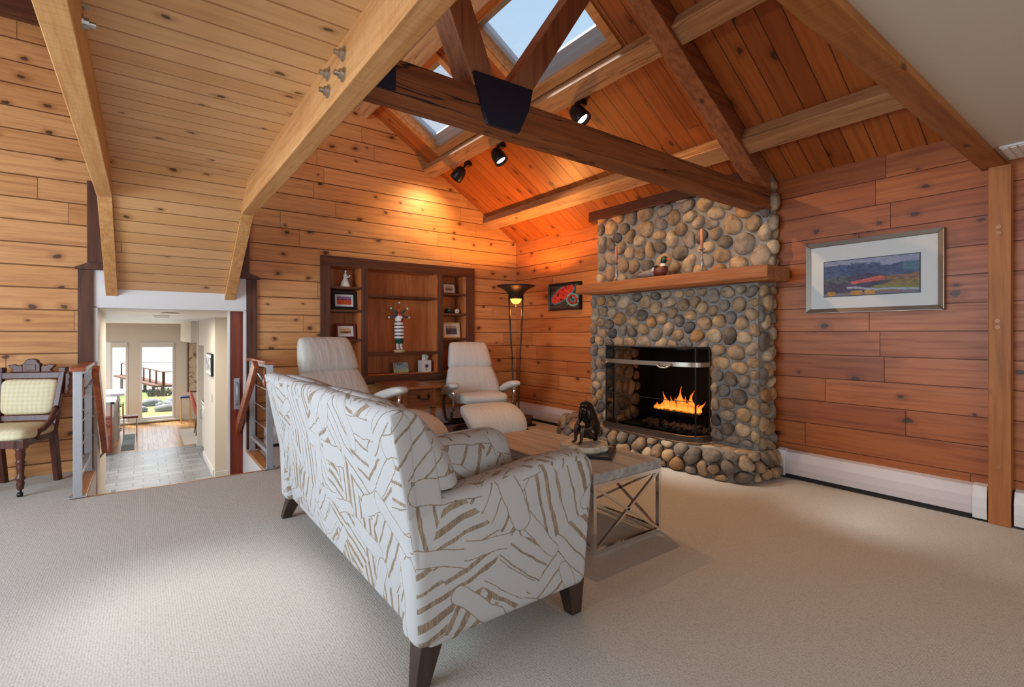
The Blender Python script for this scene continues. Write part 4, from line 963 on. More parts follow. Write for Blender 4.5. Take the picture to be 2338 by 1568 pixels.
light('torchiere_bulb','SPOT',(lx,ly,1.80),95,(1,.40,.09),target=(lx,ly,3),spot_size=R(150),spot_blend=.35,shadow_soft_size=.05)
fs=T('foot_stand','small dark carved stand on the floor behind the ottoman by the lamp','stand',(4.02,5.08,0))
b=B(); b.box(3.93,4.12,5.0,5.16,0,.02); b.done('foot',M['black'],fs,world=True,bevel=.004)
b=B(); b.lathe([(.001,.02),(.06,.02),(.075,.05),(.05,.075),(.085,.10),(.085,.13),(.001,.135)],(4.02,5.08,0),18); b.done('body',M['walnutX'],fs,world=True,smooth=True)

# ================================================================== bookcase
bc=T('bookcase','dark walnut built-in bookcase set into the plank wall','bookcase',(2.62,YA,.6))
yf,yb_=YA-.03,YA+.27
b=B(); b.box(1.63,3.61,yb_,yb_+.02,.68,2.05); b.done('back_panel',M['bcback'],bc,world=True)
def bcb(name,x0,x1,z0,z1,m,y0=None,y1=None,bev=.003): b=B(); b.box(x0,x1,yf if y0 is None else y0,(YA+.012) if y1 is None else y1,z0,z1); return b.done(name,m,bc,world=True,bevel=bev)
bcb('top_rail',1.597,3.634,1.97,2.085,M['walnutX']); bcb('stile',1.597,1.705,.62,1.97,M['walnutZ']); bcb('stile',3.512,3.634,.62,1.97,M['walnutZ'])
bcb('stile',2.07,2.14,.62,1.97,M['walnutZ']); bcb('stile',3.08,3.15,.62,1.97,M['walnutZ'])
bcb('ledge',1.6,3.63,.60,.70,M['walnutX'],YA-.055,YA+.01,.012)
for x in (1.69,2.055,2.135,3.062,3.148,3.495):
    b=B(); b.box(x,x+.018 if x not in (2.055,3.062) else x+.018,YA+.0,yb_,.69,1.99); b.done('side_board',M['bcback'],bc,world=True)
b=B(); b.box(1.69,3.52,YA,yb_,1.972,1.99); b.done('top_board',M['bcback'],bc,world=True)
b=B(); b.box(1.69,3.52,YA-.02,yb_,.69,.706); b.done('bottom_board',M['bcback'],bc,world=True)
for x0,x1,zs in ((1.705,2.07,(1.745,1.479,1.137)),(2.14,3.075,(1.667,.968)),(3.15,3.51,(1.737,1.47,1.141))):
    for z in zs: b=B(); b.box(x0,x1,YA-.012,yb_,z-.028,z); b.done('shelf',M['walnutX'],bc,world=True,bevel=.002)
yi=5.86
# ceramic bride
M['ceramic']=flat('white_ceramic',srgb(226,222,212),.4); M['brownhair']=flat('brown_glaze',srgb(70,46,36),.5)
fg=T('ceramic_figurine','white ceramic woman in a long gown on the top left shelf','figurine',(1.915,yi,1.745))
b=B(); b.lathe([(.001,0),(.064,0),(.06,.01),(.048,.05),(.03,.09),(.02,.115),(.022,.135),(.02,.155),(.008,.168),(.007,.175)],(0,0,0),20,wob=lambda k_,n_:1+.07*math.cos(k_*2*PI/n_*6)); b.done('gown',M['ceramic'],fg,smooth=True)
b=B(); b.ball((.0,-.002,.188),(.015,.016,.018),12,8); b.done('head',M['ceramic'],fg,smooth=True)
b=B(); b.ball((-.003,.004,.192),(.017,.017,.018),12,8); b.tube([(-.006,.012,.19),(-.01,.018,.165)],[.012,.006],8); b.done('hair',M['brownhair'],fg,smooth=True)
b=B()
for s_ in (-1,1): b.tube([(s_*.018,0,.15),(s_*.024,-.02,.118),(.03,-.03,.115),(.036,-.028,.128)],[.008,.007,.006,.005],8)
b.ball((.04,-.028,.136),(.013,.012,.012),10,7); b.done('arms_and_bouquet',M['ceramic'],fg,smooth=True)
# framed pictures on shelves
def desert(u,v):
    w=N1(u*15,v*15); c=lerp((196,52,30),(226,96,40),w)
    if v>.74: c=lerp((110,92,150),(160,130,170),w)
    elif v>.5: c=lerp((150,50,60),(96,50,84),w) if w>.4 else (206,90,60)
    elif .38<v<.5: c=lerp((236,150,110),(190,60,50),w)
    return c
def shore(u,v):
    w=N2(u*12,v*12); return (222,172,120) if v>.45 else lerp((50,36,26),(96,66,40),w) if v>.22+.05*math.sin(u*9) else (208,160,112)
def sketch(u,v):
    w=N2(u*10,v*14); return lerp((160,158,140),(206,202,186),w) if v>.5 else lerp((70,76,64),(150,146,120),w)
def lake(u,v):
    w=N3(u*12,v*16); return lerp((150,146,136),(186,176,160),w) if v>.72 else lerp((60,66,84),(110,110,122),w) if v>.5 else lerp((40,44,60),(96,100,116),w)
def shelf_frame(x,y,z,w,h,t,tm,fm,fn,label,lean=10,rz=0):
    o=T('picture_frame',label,'picture frame',(x,y,z),rot=(R(-lean),0,R(rz)),group='small framed pictures on the bookcase')
    b=B(); frame(b,w,h,t,.018); b.done('frame',fm,o,bevel=.002)
    b=B(); b.box(-w/2+t*.7,w/2-t*.7,-.008,.0,t*.7,h-t*.7); b.done('mat',M['matW'],o)
    iw,ih=w-2*t-2*tm,h-2*t-2*tm
    canvas('print',iw,ih,24,16,fn,o,(0,-.0095,t+tm),M['paint']); return o
M['redframe']=flat('oxblood_frame',srgb(104,26,24),.35); M['goldframe']=flat('gilt_frame',srgb(184,140,84),.4,.4); M['woodframe']=flat('walnut_frame',srgb(84,54,38),.45); M['tanframe']=flat('tan_frame',srgb(206,176,128),.5)
shelf_frame(1.898,yi-.01,1.481,.285,.215,.036,.024,M['black'],desert,'black framed print of a red and orange desert',6)
shelf_frame(1.915,yi-.01,1.139,.235,.178,.026,.03,M['redframe'],shore,'oxblood framed small sunset shore print',8)
shelf_frame(3.32,yi+.02,1.739,.19,.14,.012,.03,M['woodframe'],sketch,'small thin framed sketch on the top right shelf',8)
shelf_frame(3.34,yi-.01,1.143,.26,.21,.02,.026,M['tanframe'],lake,'tan framed lake picture on the lowest right shelf',8)
# carved figure
kc=T('carved_figure','tall striped carved wooden figure with feathered headdress on the centre shelf','figurine',(2.592,yi,.968))
M['kw']=flat('figure_white',srgb(222,218,214),.4); M['kb']=flat('figure_black',(.012,.012,.016,1),.4); M['kr']=flat('figure_red',srgb(190,64,36),.45); M['kg']=flat('figure_green',srgb(30,84,70),.4); M['kblue']=flat('figure_blue',srgb(52,72,120),.45)
b=B(); b.lathe([(.001,0),(.072,0),(.072,.03),(.001,.031)],(0,0,0),24); b.done('base',M['tanframe'],kc)
b=B()
for s_ in (-1,1): b.tube([(s_*.022,0,.045),(s_*.022,0,.12)],[.018,.02],12); b.ball((s_*.022,-.014,.045),(.018,.032,.014),10,6)
b.done('boots',M['kw'],kc,smooth=True)
b=B(); b.lathe([(.001,.11),(.045,.11),(.056,.17),(.056,.175),(.001,.176)],(0,0,0),20); b.done('sash',M['kg'],kc,smooth=True)
for i in range(5):
    z=.17+i*.043
    b=B(); b.lathe([(.05,z),(.061,z+.004),(.056,z+.03),(.05,z+.032)],(0,0,0),26,wob=lambda k_,n_:1+.05*(k_%2)); b.done('fringe_tier',M['kw'],kc,smooth=False)
    b=B(); b.lathe([(.05,z+.03),(.054,z+.031),(.054,z+.043),(.05,z+.043)],(0,0,0),24); b.done('dark_band',M['kb'],kc)
b=B(); b.lathe([(.05,.38),(.052,.40),(.05,.43),(.038,.455),(.001,.462)],(0,0,0),22); b.done('shawl',M['kw'],kc,smooth=True)
b=B(); b.ball((.012,-.03,.405),(.03,.022,.036),14,10); b.done('mask',M['kb'],kc,smooth=True)
b=B(); b.ball((.012,-.048,.392),(.018,.01,.012),10,7); b.ball((.03,-.045,.365),(.022,.012,.016),10,7); b.done('mouth_tassel',M['kr'],kc,smooth=True)
for i,a in enumerate((-12,38,90,142,192)):
    dx,dz=math.cos(R(a)),math.sin(R(a)); m=(M['kblue'],M['kg'],M['kr'],M['kg'],M['kblue'])[i]; l=.13 if i!=2 else .15
    b=B(); b.tube([(dx*.02,0,.465+dz*.02),(dx*.07,0,.465+dz*.07),(dx*l,0,.465+dz*l)],[.016,.014,.005],8); f_=b.done('headdress_feather',m,kc,smooth=True)
    b=B(); b.ball((dx*(l+.008),-.003,.465+dz*(l+.008)),.014,10,7); b.done('feather_tip',M['kw'],f_,smooth=True)
b=B(); b.ball((0,-.012,.47),(.034,.02,.024),12,8); b.done('headdress_center',M['kr'],kc,smooth=True)
def card(u,v):
    w=N1(u*16,v*8)
    if v>.72: return lerp((70,96,84),(210,214,220),w)
    if v>.3: return lerp((120,150,170),(180,204,214),w)
    return lerp((150,180,120),(208,212,170),w)
gc=T('greeting_card','lake photo greeting card propped on the bottom centre shelf','card',(2.62,yi,.707),rot=(R(-10),0,0))
b=B(); b.box(-.1,.1,0,.004,0,.13); b.box(-.098,.098,.004,.03,.0,.003); b.done('card_stock',M['matW'],gc)
canvas('picture',.196,.126,30,20,card,gc,(0,-.001,.002),M['paint'])
tb=T('tissue_box','white cube tissue box with a blue flower on the bottom centre shelf','tissue box',(2.944,yi,.707))
b=B(); b.box(-.066,.066,-.06,.06,0,.15); b.done('box',M['matW'],tb,bevel=.002)
b=B(); rg=random.Random(2)
b.rings([[(r*math.cos(2*PI*q/10)*(1+.3*(q%2))+dx,r*math.sin(2*PI*q/10)*.5*(1+.3*(q%2)),z) for q in range(10)] for r,z,dx in ((.03,.15,0),(.034,.18,.006),(.04,.2,.01),(.022,.225,-.004),(.012,.228,0))]); b.done('tissue',M['ceramic'],tb)
b=B(); b.lathe([(.001,0),(.024,0),(.024,.001),(.001,.001)],(0,-.0615,.075),14,'y'); b.done('flower_print',M['kblue'],tb)
b=B(); b.box(-.0015,.0015,-.0612,-.06,.02,.06); b.hexa([(-.002,-.061,.022),(-.02,-.061,.04),(-.016,-.061,.044),(.0,-.061,.028)],[(-.002,-.06,.022),(-.02,-.06,.04),(-.016,-.06,.044),(.0,-.06,.028)]); b.hexa([(.002,-.061,.022),(.022,-.061,.036),(.019,-.061,.042),(.0,-.061,.028)],[(.002,-.06,.022),(.022,-.06,.036),(.019,-.06,.042),(.0,-.06,.028)]); b.done('stem_print',M['kg'],tb)
k=NT('raku_glaze'); z=k.sep(k.n('TexCoord',out=3))[2]; M['raku']=k.fin(k.ramp(k.ma('MULTIPLY',z,12),[(0,srgb(30,50,40)),(.75,srgb(44,66,54)),(.85,srgb(206,186,120)),(1,srgb(60,70,50))]),.15)
b=B(); b.lathe([(.001,0),(.035,0),(.046,.02),(.047,.045),(.04,.07),(.032,.078),(.028,.074),(.001,.07)],(3.298,yi,1.471),22); b.done('pottery_bowl',M['raku'],None,smooth=True,label='small dark green glazed pot on the right shelf',cat='pot')
sh=T('seashell','small white spiral shell beside the green pot','shell',(3.425,yi,1.471))
b=B(); P=[];Q=[]
for i in range(30):
    t=i/29; a=t*4.6*PI; r=.027*(1-t)**.8+.001; P.append((r*math.cos(a),-.018*t*1.2-.006,.03+r*math.sin(a))); Q.append(.013*(1-t)**.8+.002)
b.tube(P,Q,10); b.done('whorl',M['ceramic'],sh,smooth=True)

# ================================================================== antique chair
M['rosewood']=wood('carved_rosewood',srgb(92,50,38),srgb(62,30,24),'z',.35,coord='obj',knots=0)
k=NT('gold_damask'); v=k.n('TexCoord',out=3); p=k.sep(v); a_=k.ma('SINE',k.ma('MULTIPLY',k.ma('ADD',p[0],p[2]),95)); b_=k.ma('SINE',k.ma('MULTIPLY',k.ma('SUBTRACT',p[0],p[2]),95)); c_=k.ma('SINE',k.ma('MULTIPLY',p[1],95))
n=k.noise(v,30,3); m=k.ss(k.ma('ADD',k.ma('MULTIPLY',a_,b_),k.ma('MULTIPLY',n,.8)),.2,.7); k.bump(m,.2,.002); M['damask']=k.fin(k.mix(m,srgb(216,204,170),srgb(206,191,152)),.7,spec=.25)
ch=T('armchair','antique carved dark wood chair with pale gold upholstery by the stair railing','chair',(-.825,5.36,0),rz=R(-24))
def lg(x,y,top,bot): 
    b=B(); b.hexa([(bot[0]-.02,bot[1]-.024,0),(bot[0]+.02,bot[1]-.024,0),(bot[0]+.02,bot[1]+.024,0),(bot[0]-.02,bot[1]+.024,0)],[(x-.022,y-.024,top),(x+.022,y-.024,top),(x+.022,y+.024,top),(x-.022,y+.024,top)]); return b
for s_ in (-1,1):
    b=lg(s_*.185,.175,.42,(s_*.185,.235)); b.done('rear_leg',M['rosewood'],ch,bevel=.004)
    b=B(); b.hexa([(s_*.185-.022,.15,.42),(s_*.185+.022,.15,.42),(s_*.185+.022,.2,.42),(s_*.185-.022,.2,.42)],[(s_*.215-.02,.235,.91),(s_*.215+.02,.235,.91),(s_*.215+.02,.27,.91),(s_*.215-.02,.27,.91)]); b.box(s_*.216-.026,s_*.216+.026,.226,.278,.885,.925); b.done('back_post',M['rosewood'],ch,bevel=.005)
    b=B(); b.prism([(s_*.235,.87),(s_*.262,.88),(s_*.272,.85),(s_*.262,.82),(s_*.27,.795),(s_*.254,.765),(s_*.262,.745),(s_*.246,.70),(s_*.228,.70)],'xz',.235,.26); b.done('carved_ear',M['rosewood'],ch,bevel=.006)
    b=B(); b.lathe([(.012,.05),(.02,.06),(.024,.1),(.019,.115),(.028,.13),(.028,.145),(.02,.155),(.022,.19),(.026,.23),(.022,.245),(.03,.255),(.022,.265),(.024,.28),(.03,.31),(.026,.335),(.03,.345),(.03,.36)],(s_*.205,-.21,0),16); lg_=b.done('front_leg',M['rosewood'],ch,smooth=True)
    b=B(); b.lathe([(.001,-.011),(.017,-.011),(.017,.011),(.001,.011)],(s_*.205,-.215,.018),14,'x'); b.tube([(s_*.205,-.21,.055),(s_*.205,-.205,.03),(s_*.205,-.214,.02)],.007,8); b.done('caster',M['black'],lg_)
    b=B(); b.box(s_*.205-.032,s_*.205+.032,-.235,-.175,.355,.42); b.done('corner_block',M['rosewood'],ch,bevel=.004)
    b=B(); b.tube([(s_*.20,.19,.60),(s_*.215,.15,.575),(s_*.225,.08,.51),(s_*.225,.0,.46),(s_*.225,-.06,.45),(s_*.225,-.075,.42),(s_*.222,-.04,.40)],[.021,.022,.021,.02,.021,.018,.016],10); b.done('hip_arm',M['rosewood'],ch,smooth=True)
    b=B(); b.hexa([(s_*.205-.02,-.2,.365),(s_*.205+.02,-.2,.365),(s_*.185+.02,.19,.365),(s_*.185-.02,.19,.365)],[(s_*.205-.02,-.2,.42),(s_*.205+.02,-.2,.42),(s_*.185+.02,.19,.42),(s_*.185-.02,.19,.42)]); b.done('side_rail',M['rosewood'],ch,bevel=.003)
b=B(); b.box(-.2,.2,-.235,-.2,.36,.42); b.done('front_rail',M['rosewood'],ch,bevel=.003)
b=B(); rs=[]
for s_,z in ((.97,.415),(1.0,.43),(1.0,.455),(.95,.478),(.75,.495),(.3,.503)):
    rs.append([(math.copysign(abs(math.cos(2*PI*q/36))**.35,math.cos(2*PI*q/36))*(.21+.035*(1-math.copysign(abs(math.sin(2*PI*q/36))**.35,math.sin(2*PI*q/36)))/2)*s_,-.015+math.copysign(abs(math.sin(2*PI*q/36))**.35,math.sin(2*PI*q/36))*.22*s_,z) for q in range(36)])
b.rings(rs); b.done('seat',M['damask'],ch,smooth=True)
ty=lambda z:.175+(z-.42)*.156
b=B(); b.hexa([(-.185,ty(.50)-.015,.50),(.185,ty(.50)-.015,.50),(.185,ty(.50)+.015,.50),(-.185,ty(.50)+.015,.50)],[(-.188,ty(.545)-.015,.545),(.188,ty(.545)-.015,.545),(.188,ty(.545)+.015,.545),(-.188,ty(.545)+.015,.545)]); b.done('lower_back_rail',M['rosewood'],ch,bevel=.004)
b=B(); b.hexa([(-.20,ty(.835)-.015,.835),(.20,ty(.835)-.015,.835),(.20,ty(.835)+.015,.835),(-.20,ty(.835)+.015,.835)],[(-.204,ty(.885)-.015,.885),(.204,ty(.885)-.015,.885),(.204,ty(.885)+.015,.885),(-.204,ty(.885)+.015,.885)]); b.done('top_rail',M['rosewood'],ch,bevel=.004)
rs=[]
for s_,d in ((1,.012),(1,-.004),(.97,-.022),(.88,-.036),(.6,-.045),(.2,-.048)):
    ring=[]
    for q in range(36):
        c,sn=math.cos(2*PI*q/36),math.sin(2*PI*q/36); zz=.69+math.copysign(abs(sn)**.28,sn)*.142*s_; ring.append((math.copysign(abs(c)**.28,c)*(.178+.02*(zz-.55)/.28)*s_,ty(zz)+d,zz))
    rs.append(ring)
b=B(); b.rings(rs); b.done('back_pad',M['damask'],ch,smooth=True)
y_=ty(.90)
b=B(); b.prism([(-.062,.885),(.062,.885),(.062,.955),(.045,.965),(.04,.985),(.015,.995),(-.015,.995),(-.04,.985),(-.045,.965),(-.062,.955)],'xz',y_-.018,y_+.016)
for s_ in (-1,1): b.prism([(s_*.062,.885),(s_*.15,.885),(s_*.13,.905),(s_*.15,.925),(s_*.165,.945),(s_*.12,.952),(s_*.095,.94),(s_*.075,.95),(s_*.062,.93)],'xz',y_-.012,y_+.012)
cr=b.done('carved_crest',M['rosewood'],ch,bevel=.006)
b=B(); b.box(-.034,.034,y_-.022,y_-.016,.9,.95); b.done('crest_panel',M['rosewood'],cr,bevel=.004)

# ================================================================== track spot heads
M['spotm']=flat('black_spot_enamel',(.014,.012,.011,1),.3,.3); M['bulb']=emit('spot_bulb',(1,.80,.52,1),9)
def spot(x,y,aim,e,label):
    z=roofz(x); o=T('spotlight',label,'spotlight',(x-nx*.0,y,z),group='black spotlights along the middle purlin')
    d=(Vector(aim)-Vector((x,y,z))).normalized(); piv=Vector((-nx*.06-.05,0,-nz*.06-.05)); q=d.to_track_quat('Z','Y').to_matrix()
    b=B(); b.box(-.03,.03,-.045,.045,-.05,.02); b.tube([(0,0,-.02),piv*.6,piv],[.012,.012,.012],8); b.done('mount',M['spotm'],o)
    c=piv+d*.06
    b=B(); rs=[]
    for r,h in ((.012,-.085),(.04,-.075),(.062,-.045),(.073,0),(.076,.05),(.078,.085),(.071,.085),(.066,.03),(.02,.0)):
        rs.append([c+q@Vector((r*math.cos(2*PI*k_/24),r*math.sin(2*PI*k_/24),h)) for k_ in range(24)])
    b.rings(rs,cap=True); b.done('shade',M['spotm'],o,smooth=True)
    b=B(); u=q@Vector((1,0,0)); b.tube([piv*.8,c+u*.083-d*.03,c+u*.083+d*.02],.006,8); b.tube([piv*.8,c-u*.083-d*.03,c-u*.083+d*.02],.006,8); b.done('yoke',M['spotm'],o,smooth=True)
    b=B(); b.bm.verts.ensure_lookup_table(); rs=[[c+q@Vector((r*math.cos(2*PI*k_/20),r*math.sin(2*PI*k_/20),h)) for k_ in range(20)] for r,h in ((.058,.045),(.05,.062),(.02,.068),(.003,.069))]
    b.rings(rs); b.done('bulb',M['bulb'],o,smooth=True)
    w=Vector((x,y,z))+c+d*.10
    light('spot_beam','SPOT',w,e,(1,.62,.28),target=Vector(w)+d,spot_size=R(105),spot_blend=.9,shadow_soft_size=.03)
spot(3.125,3.17,(3.9,1.75,1.1),80,'black spotlight near the truss, lit and aimed at the chimney')
spot(3.13,4.40,(3.95,3.3,1.1),80,'middle black spotlight above the mantel, lit')
spot(3.14,5.10,(2.75,6.2,2.2),45,'black spotlight nearest the bookcase, turned to the wall')
# ================================================================== stair railings
LZ=-.96
def railing(x,ins,label):
    o=T('stair_railing',label,'railing',(x,5.23,0)); ya,yb=4.80,5.67
    for y in (ya,yb):
        b=B(); b.box(x-.026,x+.026,y-.016,y+.016,.007,.925); b.box(x-.05,x+.05,y-.035,y+.035,.007,.015); p=b.done('post',M['steel'],o,world=True,bevel=.002)
        for z in (.30,.47,.64,.80) if y==ya else (.31,.48,.65):
            b=B(); b.lathe([(.001,0),(.009,0),(.008,.006),(.001,.008)],(0,0,0),10,'x'); s=b.done('cable_nut',M['bolt'],p); s.parent=p; s.location=(x-(x)+.026*ins,y-5.23,z); s.location=(ins*.026,y-5.23,z); s.rotation_euler=(0,0,0 if ins>0 else PI)
    b=B(); b.box(x-.02,x+.02,ya,yb,.895,.925); b.done('top_bar',M['steel'],o,world=True,bevel=.002)
    b=B(); b.box(x-.02,x+.02,ya,yb,.135,.165); b.done('bottom_bar',M['steel'],o,world=True,bevel=.002)
    b=B(); b.box(x-.045,x+.045,ya-.04,yb+.06,.925,.955); b.done('wood_cap',M['cherryY'],o,world=True,bevel=.005)
    for z in (.33,.51,.69): b=B(); b.tube([(x,ya,z),(x,yb,z)],.0035,6); b.done('cable',M['steel'],o,world=True)
    # sloping handrail on brackets
    hx=x+ins*.095
    b=B(); b.hexa([(hx-.022,4.83,.90),(hx+.022,4.83,.90),(hx+.022,4.95,.955),(hx-.022,4.95,.955)],[(hx-.022,6.02,.075),(hx+.022,6.02,.075),(hx+.022,6.14,.125),(hx-.022,6.14,.125)]); b.done('handrail',M['cherryY'],o,world=True,bevel=.006)
    b=B(); b.box(x+ins*.02,x+ins*.032,4.86,4.93,.73,.87); b.done('bracket_block',M['cherryY'],o,world=True,bevel=.004)
    b=B(); b.tube([(x+ins*.03,4.90,.78),(x+ins*.05,4.90,.80),(hx,4.92,.885)],.009,8); b.ball((x+ins*.034,4.90,.77),(.006,.016,.03),8,6); b.done('bracket',M['steel'],o,world=True,smooth=True)
    b=B(); b.tube([(x+ins*.03,6.03,.02),(x+ins*.05,6.03,.03),(hx,6.05,.09)],.009,8); b.done('bracket',M['steel'],o,world=True,smooth=True)
railing(-.382,1,'grey steel cable railing on the armchair side of the stairs')
railing(.90,-1,'grey steel cable railing behind the sofa on the recliner side of the stairs')
for (xa,xb,lab) in ((-.425,-.335,'oak edge board under the railing beside the armchair'),(.853,.945,'oak edge board under the railing behind the sofa')):
    b=B(); b.box(xa,xb,ED,YA-.03,-.02,.006); b.done('edge_board',M['oakY'],None,bevel=.004,label=lab,cat='trim')
# stairs
b=B()
for i in range(6):
    y=ED+.03+i*.255; b.box(-.335,.853,y,y+.27,LZ,-(i+1)*.16+.0)
    b.box(-.335,.853,y-.012,y+.005,-(i+1)*.16-.035,-(i+1)*.16) if i else None
struct(b,'floor_stairs',M['oakY'])
b=B(); b.box(-.42,-.335,ED,YA+.3,LZ,-.02); b.box(.853,.95,ED,YA+.3,LZ,-.02); struct(b,'wall_stairwell',M['white'])
# ================================================================== lower hall and far room
b=B(); b.box(-6,4,5.9,11.42,LZ-.1,LZ); struct(b,'floor_hall',M['tile'])
b=B(); b.box(-6,4,11.42,15.2,LZ-.1,LZ); struct(b,'floor_far_room',M['oakfloor'])
b=B(); b.box(-6,1.56,5.92,15.2,1.44,1.55); b.box(1.56,1.9,8.5,11.5,1.44,1.55); struct(b,'ceiling_hall',M['white'])
b=B(); b.box(-.45,-.352,5.9,7.55,LZ,1.44); struct(b,'wall_hall_left',M['offwhite'])
b=B(); b.box(-6.1,-6,5.9,15.2,LZ,1.5); struct(b,'wall_kitchen_left',M['offwhite'])
b=B(); b.box(-6,-.45,5.92,6.02,LZ,1.5); struct(b,'wall_kitchen_front',M['offwhite'])
b=B(); b.box(.86,1.56,8.57,8.70,LZ,1.44); b.box(.86,1.0,8.70,10.25,LZ,1.44); b.box(.86,1.0,10.25,11.25,.98,1.44); b.box(.84,1.4,11.25,11.40,LZ,1.44); struct(b,'wall_hall_right',M['offwhite'])
b=B(); b.box(1.75,1.85,8.7,11.4,LZ,1.44); struct(b,'wall_recess',M['greige'])
b=B(); b.box(.95,1.75,11.05,11.25,LZ,.98); struct(b,'wall_recess_end',M['greige'])
b=B(); b.box(1.46,1.56,5.95,8.57,LZ,1.44); struct(b,'wall_side_hall',M['offwhite'])
b=B(); b.box(1.40,1.5,11.4,15.2,LZ,1.44); struct(b,'wall_far_right',M['offwhite'])
b=B(); b.box(.74,1.30,11.4,14.9,1.02,1.44); struct(b,'ceiling_soffit',M['offwhite'])
for i,(x0,x1,y0,y1) in enumerate([(.845,.862,8.70,10.25),(.862,1.46,8.555,8.572),(.83,.842,11.25,11.4)]):
    b=B(); b.box(x0,x1,y0,y1,LZ,LZ+.10); struct(b,['baseboard_right','baseboard_alcove','baseboard_recess'][i],M['white'],bevel=.003)
# far wall with two tall windows
FY=14.9
wins=[(-.62,-.285),(-.06,.63)]
b=B(); xs=[-6]+[v for w in wins for v in w]+[1.35]
for a,c in ((-6,-2.2),(-1.0,-.62),(-.285,-.06),(.63,1.35)): b.box(a,c,FY,FY+.16,-.90,.98)
b.box(-6,1.35,FY,FY+.16,.98,1.5); b.box(-6,1.35,FY,FY+.16,LZ,-.90)
struct(b,'wall_far',M['offwhite'])
for i,(a,c) in enumerate(wins+[(-2.2,-1.0)]):
    w=T('window_%d'%(i+3),['narrow tall window of the far room, lake beyond','wide tall window of the far room showing the dock','far room window hidden behind the jamb'][i],'window',((a+c)/2,FY,-.9),kind='structure')
    b=B(); s=.045
    b.box(a,a+s,FY-.015,FY+.12,-.9,.98); b.box(c-s,c,FY-.015,FY+.12,-.9,.98); b.box(a+s,c-s,FY-.015,FY+.12,-.9,-.83); b.box(a+s,c-s,FY-.015,FY+.12,.935,.98); b.done('frame',M['white'],w,world=True,bevel=.003)
    b=B(); b.box(a+s,c-s,FY+.05,FY+.056,-.83,.935); b.done('pane',M['pane'],w,world=True)
    b=B(); b.box(a+.01,c-.01,FY-.05,FY-.016,.87,.99); b.done('roller_shade',M['matW'],w,world=True,bevel=.01)
b=B(); b.box(-.75,.78,FY-.10,FY,-.93,-.895); b.box(-.75,1.3,FY-.03,FY,LZ,-.92); struct(b,'baseboard_far',M['white'],bevel=.004)
# recessed lights
M['can']=emit('ceiling_light_glow',(1,.86,.66,1),4)
for i,(x,y) in enumerate([(.25,6.9),(.20,8.0),(.22,8.75)]):
    o=T('ceiling_light','recessed round light in the hall ceiling, '+['nearest the stairs','middle of three','farthest of three'][i],'ceiling light',(x,y,1.425),group='recessed hall lights')
    b=B(); b.lathe([(.06,.0),(.085,0),(.09,.012),(.06,.015)],(0,0,0),22,cap=False); b.done('trim_ring',M['white'],o)
    b=B(); b.lathe([(.001,.004),(.06,.004),(.06,.012),(.001,.012)],(0,0,0),22); b.done('lens',M['can'],o)
light('hall_light','AREA',(.22,8.0,1.40),38,(1,.88,.72),target=(.22,8,-1),shape='RECTANGLE',size=.3,size_y=2.2)
light('kitchen_fill_light','AREA',(-3.5,10.5,1.38),280,(.97,.98,1),target=(-3.5,10.5,-1),shape='RECTANGLE',size=4,size_y=6)  # unseen panel under the ceiling, added to brighten kitchen and far room
# pocket door
d=T('door_1','dark cherry pocket door with steel pull at the stair opening','door',(.80,5.96,LZ),kind='structure')
b=B(); b.box(.733,.95,5.94,5.98,LZ,1.434); b.done('slab',M['cherryZ'],d,world=True,bevel=.003)
b=B(); b.box(.715,.733,5.93,5.99,LZ,1.434); b.done('edge_strip',M['white'],d,world=True)
b=B(); b.box(.768,.822,5.932,5.942,.40,.73); pl_=b.done('pull_plate',M['steel'],d,world=True,bevel=.002)
b=B(); b.tube([(.795,5.932,.45),(.795,5.91,.47),(.795,5.902,.565),(.795,5.91,.66),(.795,5.932,.68)],.011,8); b.done('pull_handle',M['steel'],pl_,world=True,smooth=True)
# glass guard pane at the hall's left side
g=T('glass_panel','clear glass panel along the left side of the lower hall','glass panel',(-.36,8.1,LZ))
b=B(); b.box(-.362,-.354,7.56,8.75,LZ+.02,1.42); b.done('glass',pane('guard_glass',(.98,.99,.985,1),.02),g,world=True)
b=B(); b.box(-.37,-.346,7.56,8.75,LZ,LZ+.03); b.done('bottom_channel',M['steel'],g,world=True)
# kitchen pieces
M['stonetop']=flat('dark_stone_top',(.03,.03,.034,1),.2); M['lighttop']=flat('pale_stone_top',srgb(214,220,224),.2)
o=T('kitchen_island','cherry wood kitchen island end with dark stone counter','cabinet',(-.8,11.8,LZ))
b=B(); b.box(-1.6,-.44,11.28,12.2,LZ+.06,-.05); b.done('body',M['cherryZ'],o,world=True,bevel=.004)
b=B(); b.box(-1.6,-.47,11.3,12.2,LZ,LZ+.06); b.done('plinth',M['walnutX'],o,world=True)
b=B(); b.box(-1.65,-.40,11.24,12.25,-.05,-.01); b.done('counter',M['stonetop'],o,world=True,bevel=.006)
o=T('kitchen_counter','pale drawer cabinet with light stone counter by the narrow window','cabinet',(-.7,13.2,LZ))
b=B(); b.box(-1.5,-.40,12.7,13.7,LZ,-.05); b.done('body',M['greige'],o,world=True,bevel=.004)
b=B(); b.box(-1.55,-.30,12.65,13.75,-.05,.0); b.done('counter',M['lighttop'],o,world=True,bevel=.006)
for z in (-.3,-.55,-.8):
    b=B(); b.box(-.402,-.39,12.75,13.65,z-.1,z+.1); dd=b.done('drawer',M['greige'],o,world=True,bevel=.003)
    b=B(); b.tube([(-.39,13.0,z),(-.36,13.02,z),(-.36,13.28,z),(-.39,13.3,z)],.008,8); b.done('drawer_pull',M['black'],dd,world=True)
o=T('bar_stool','small brown backed bar stool on chrome legs in front of the narrow window','stool',(-.27,12.9,LZ))
b=B(); b.box(-.33,-.31,12.55,12.85,-.45,-.2); b.done('backrest',M['cherryZ'],o,world=True,bevel=.006)
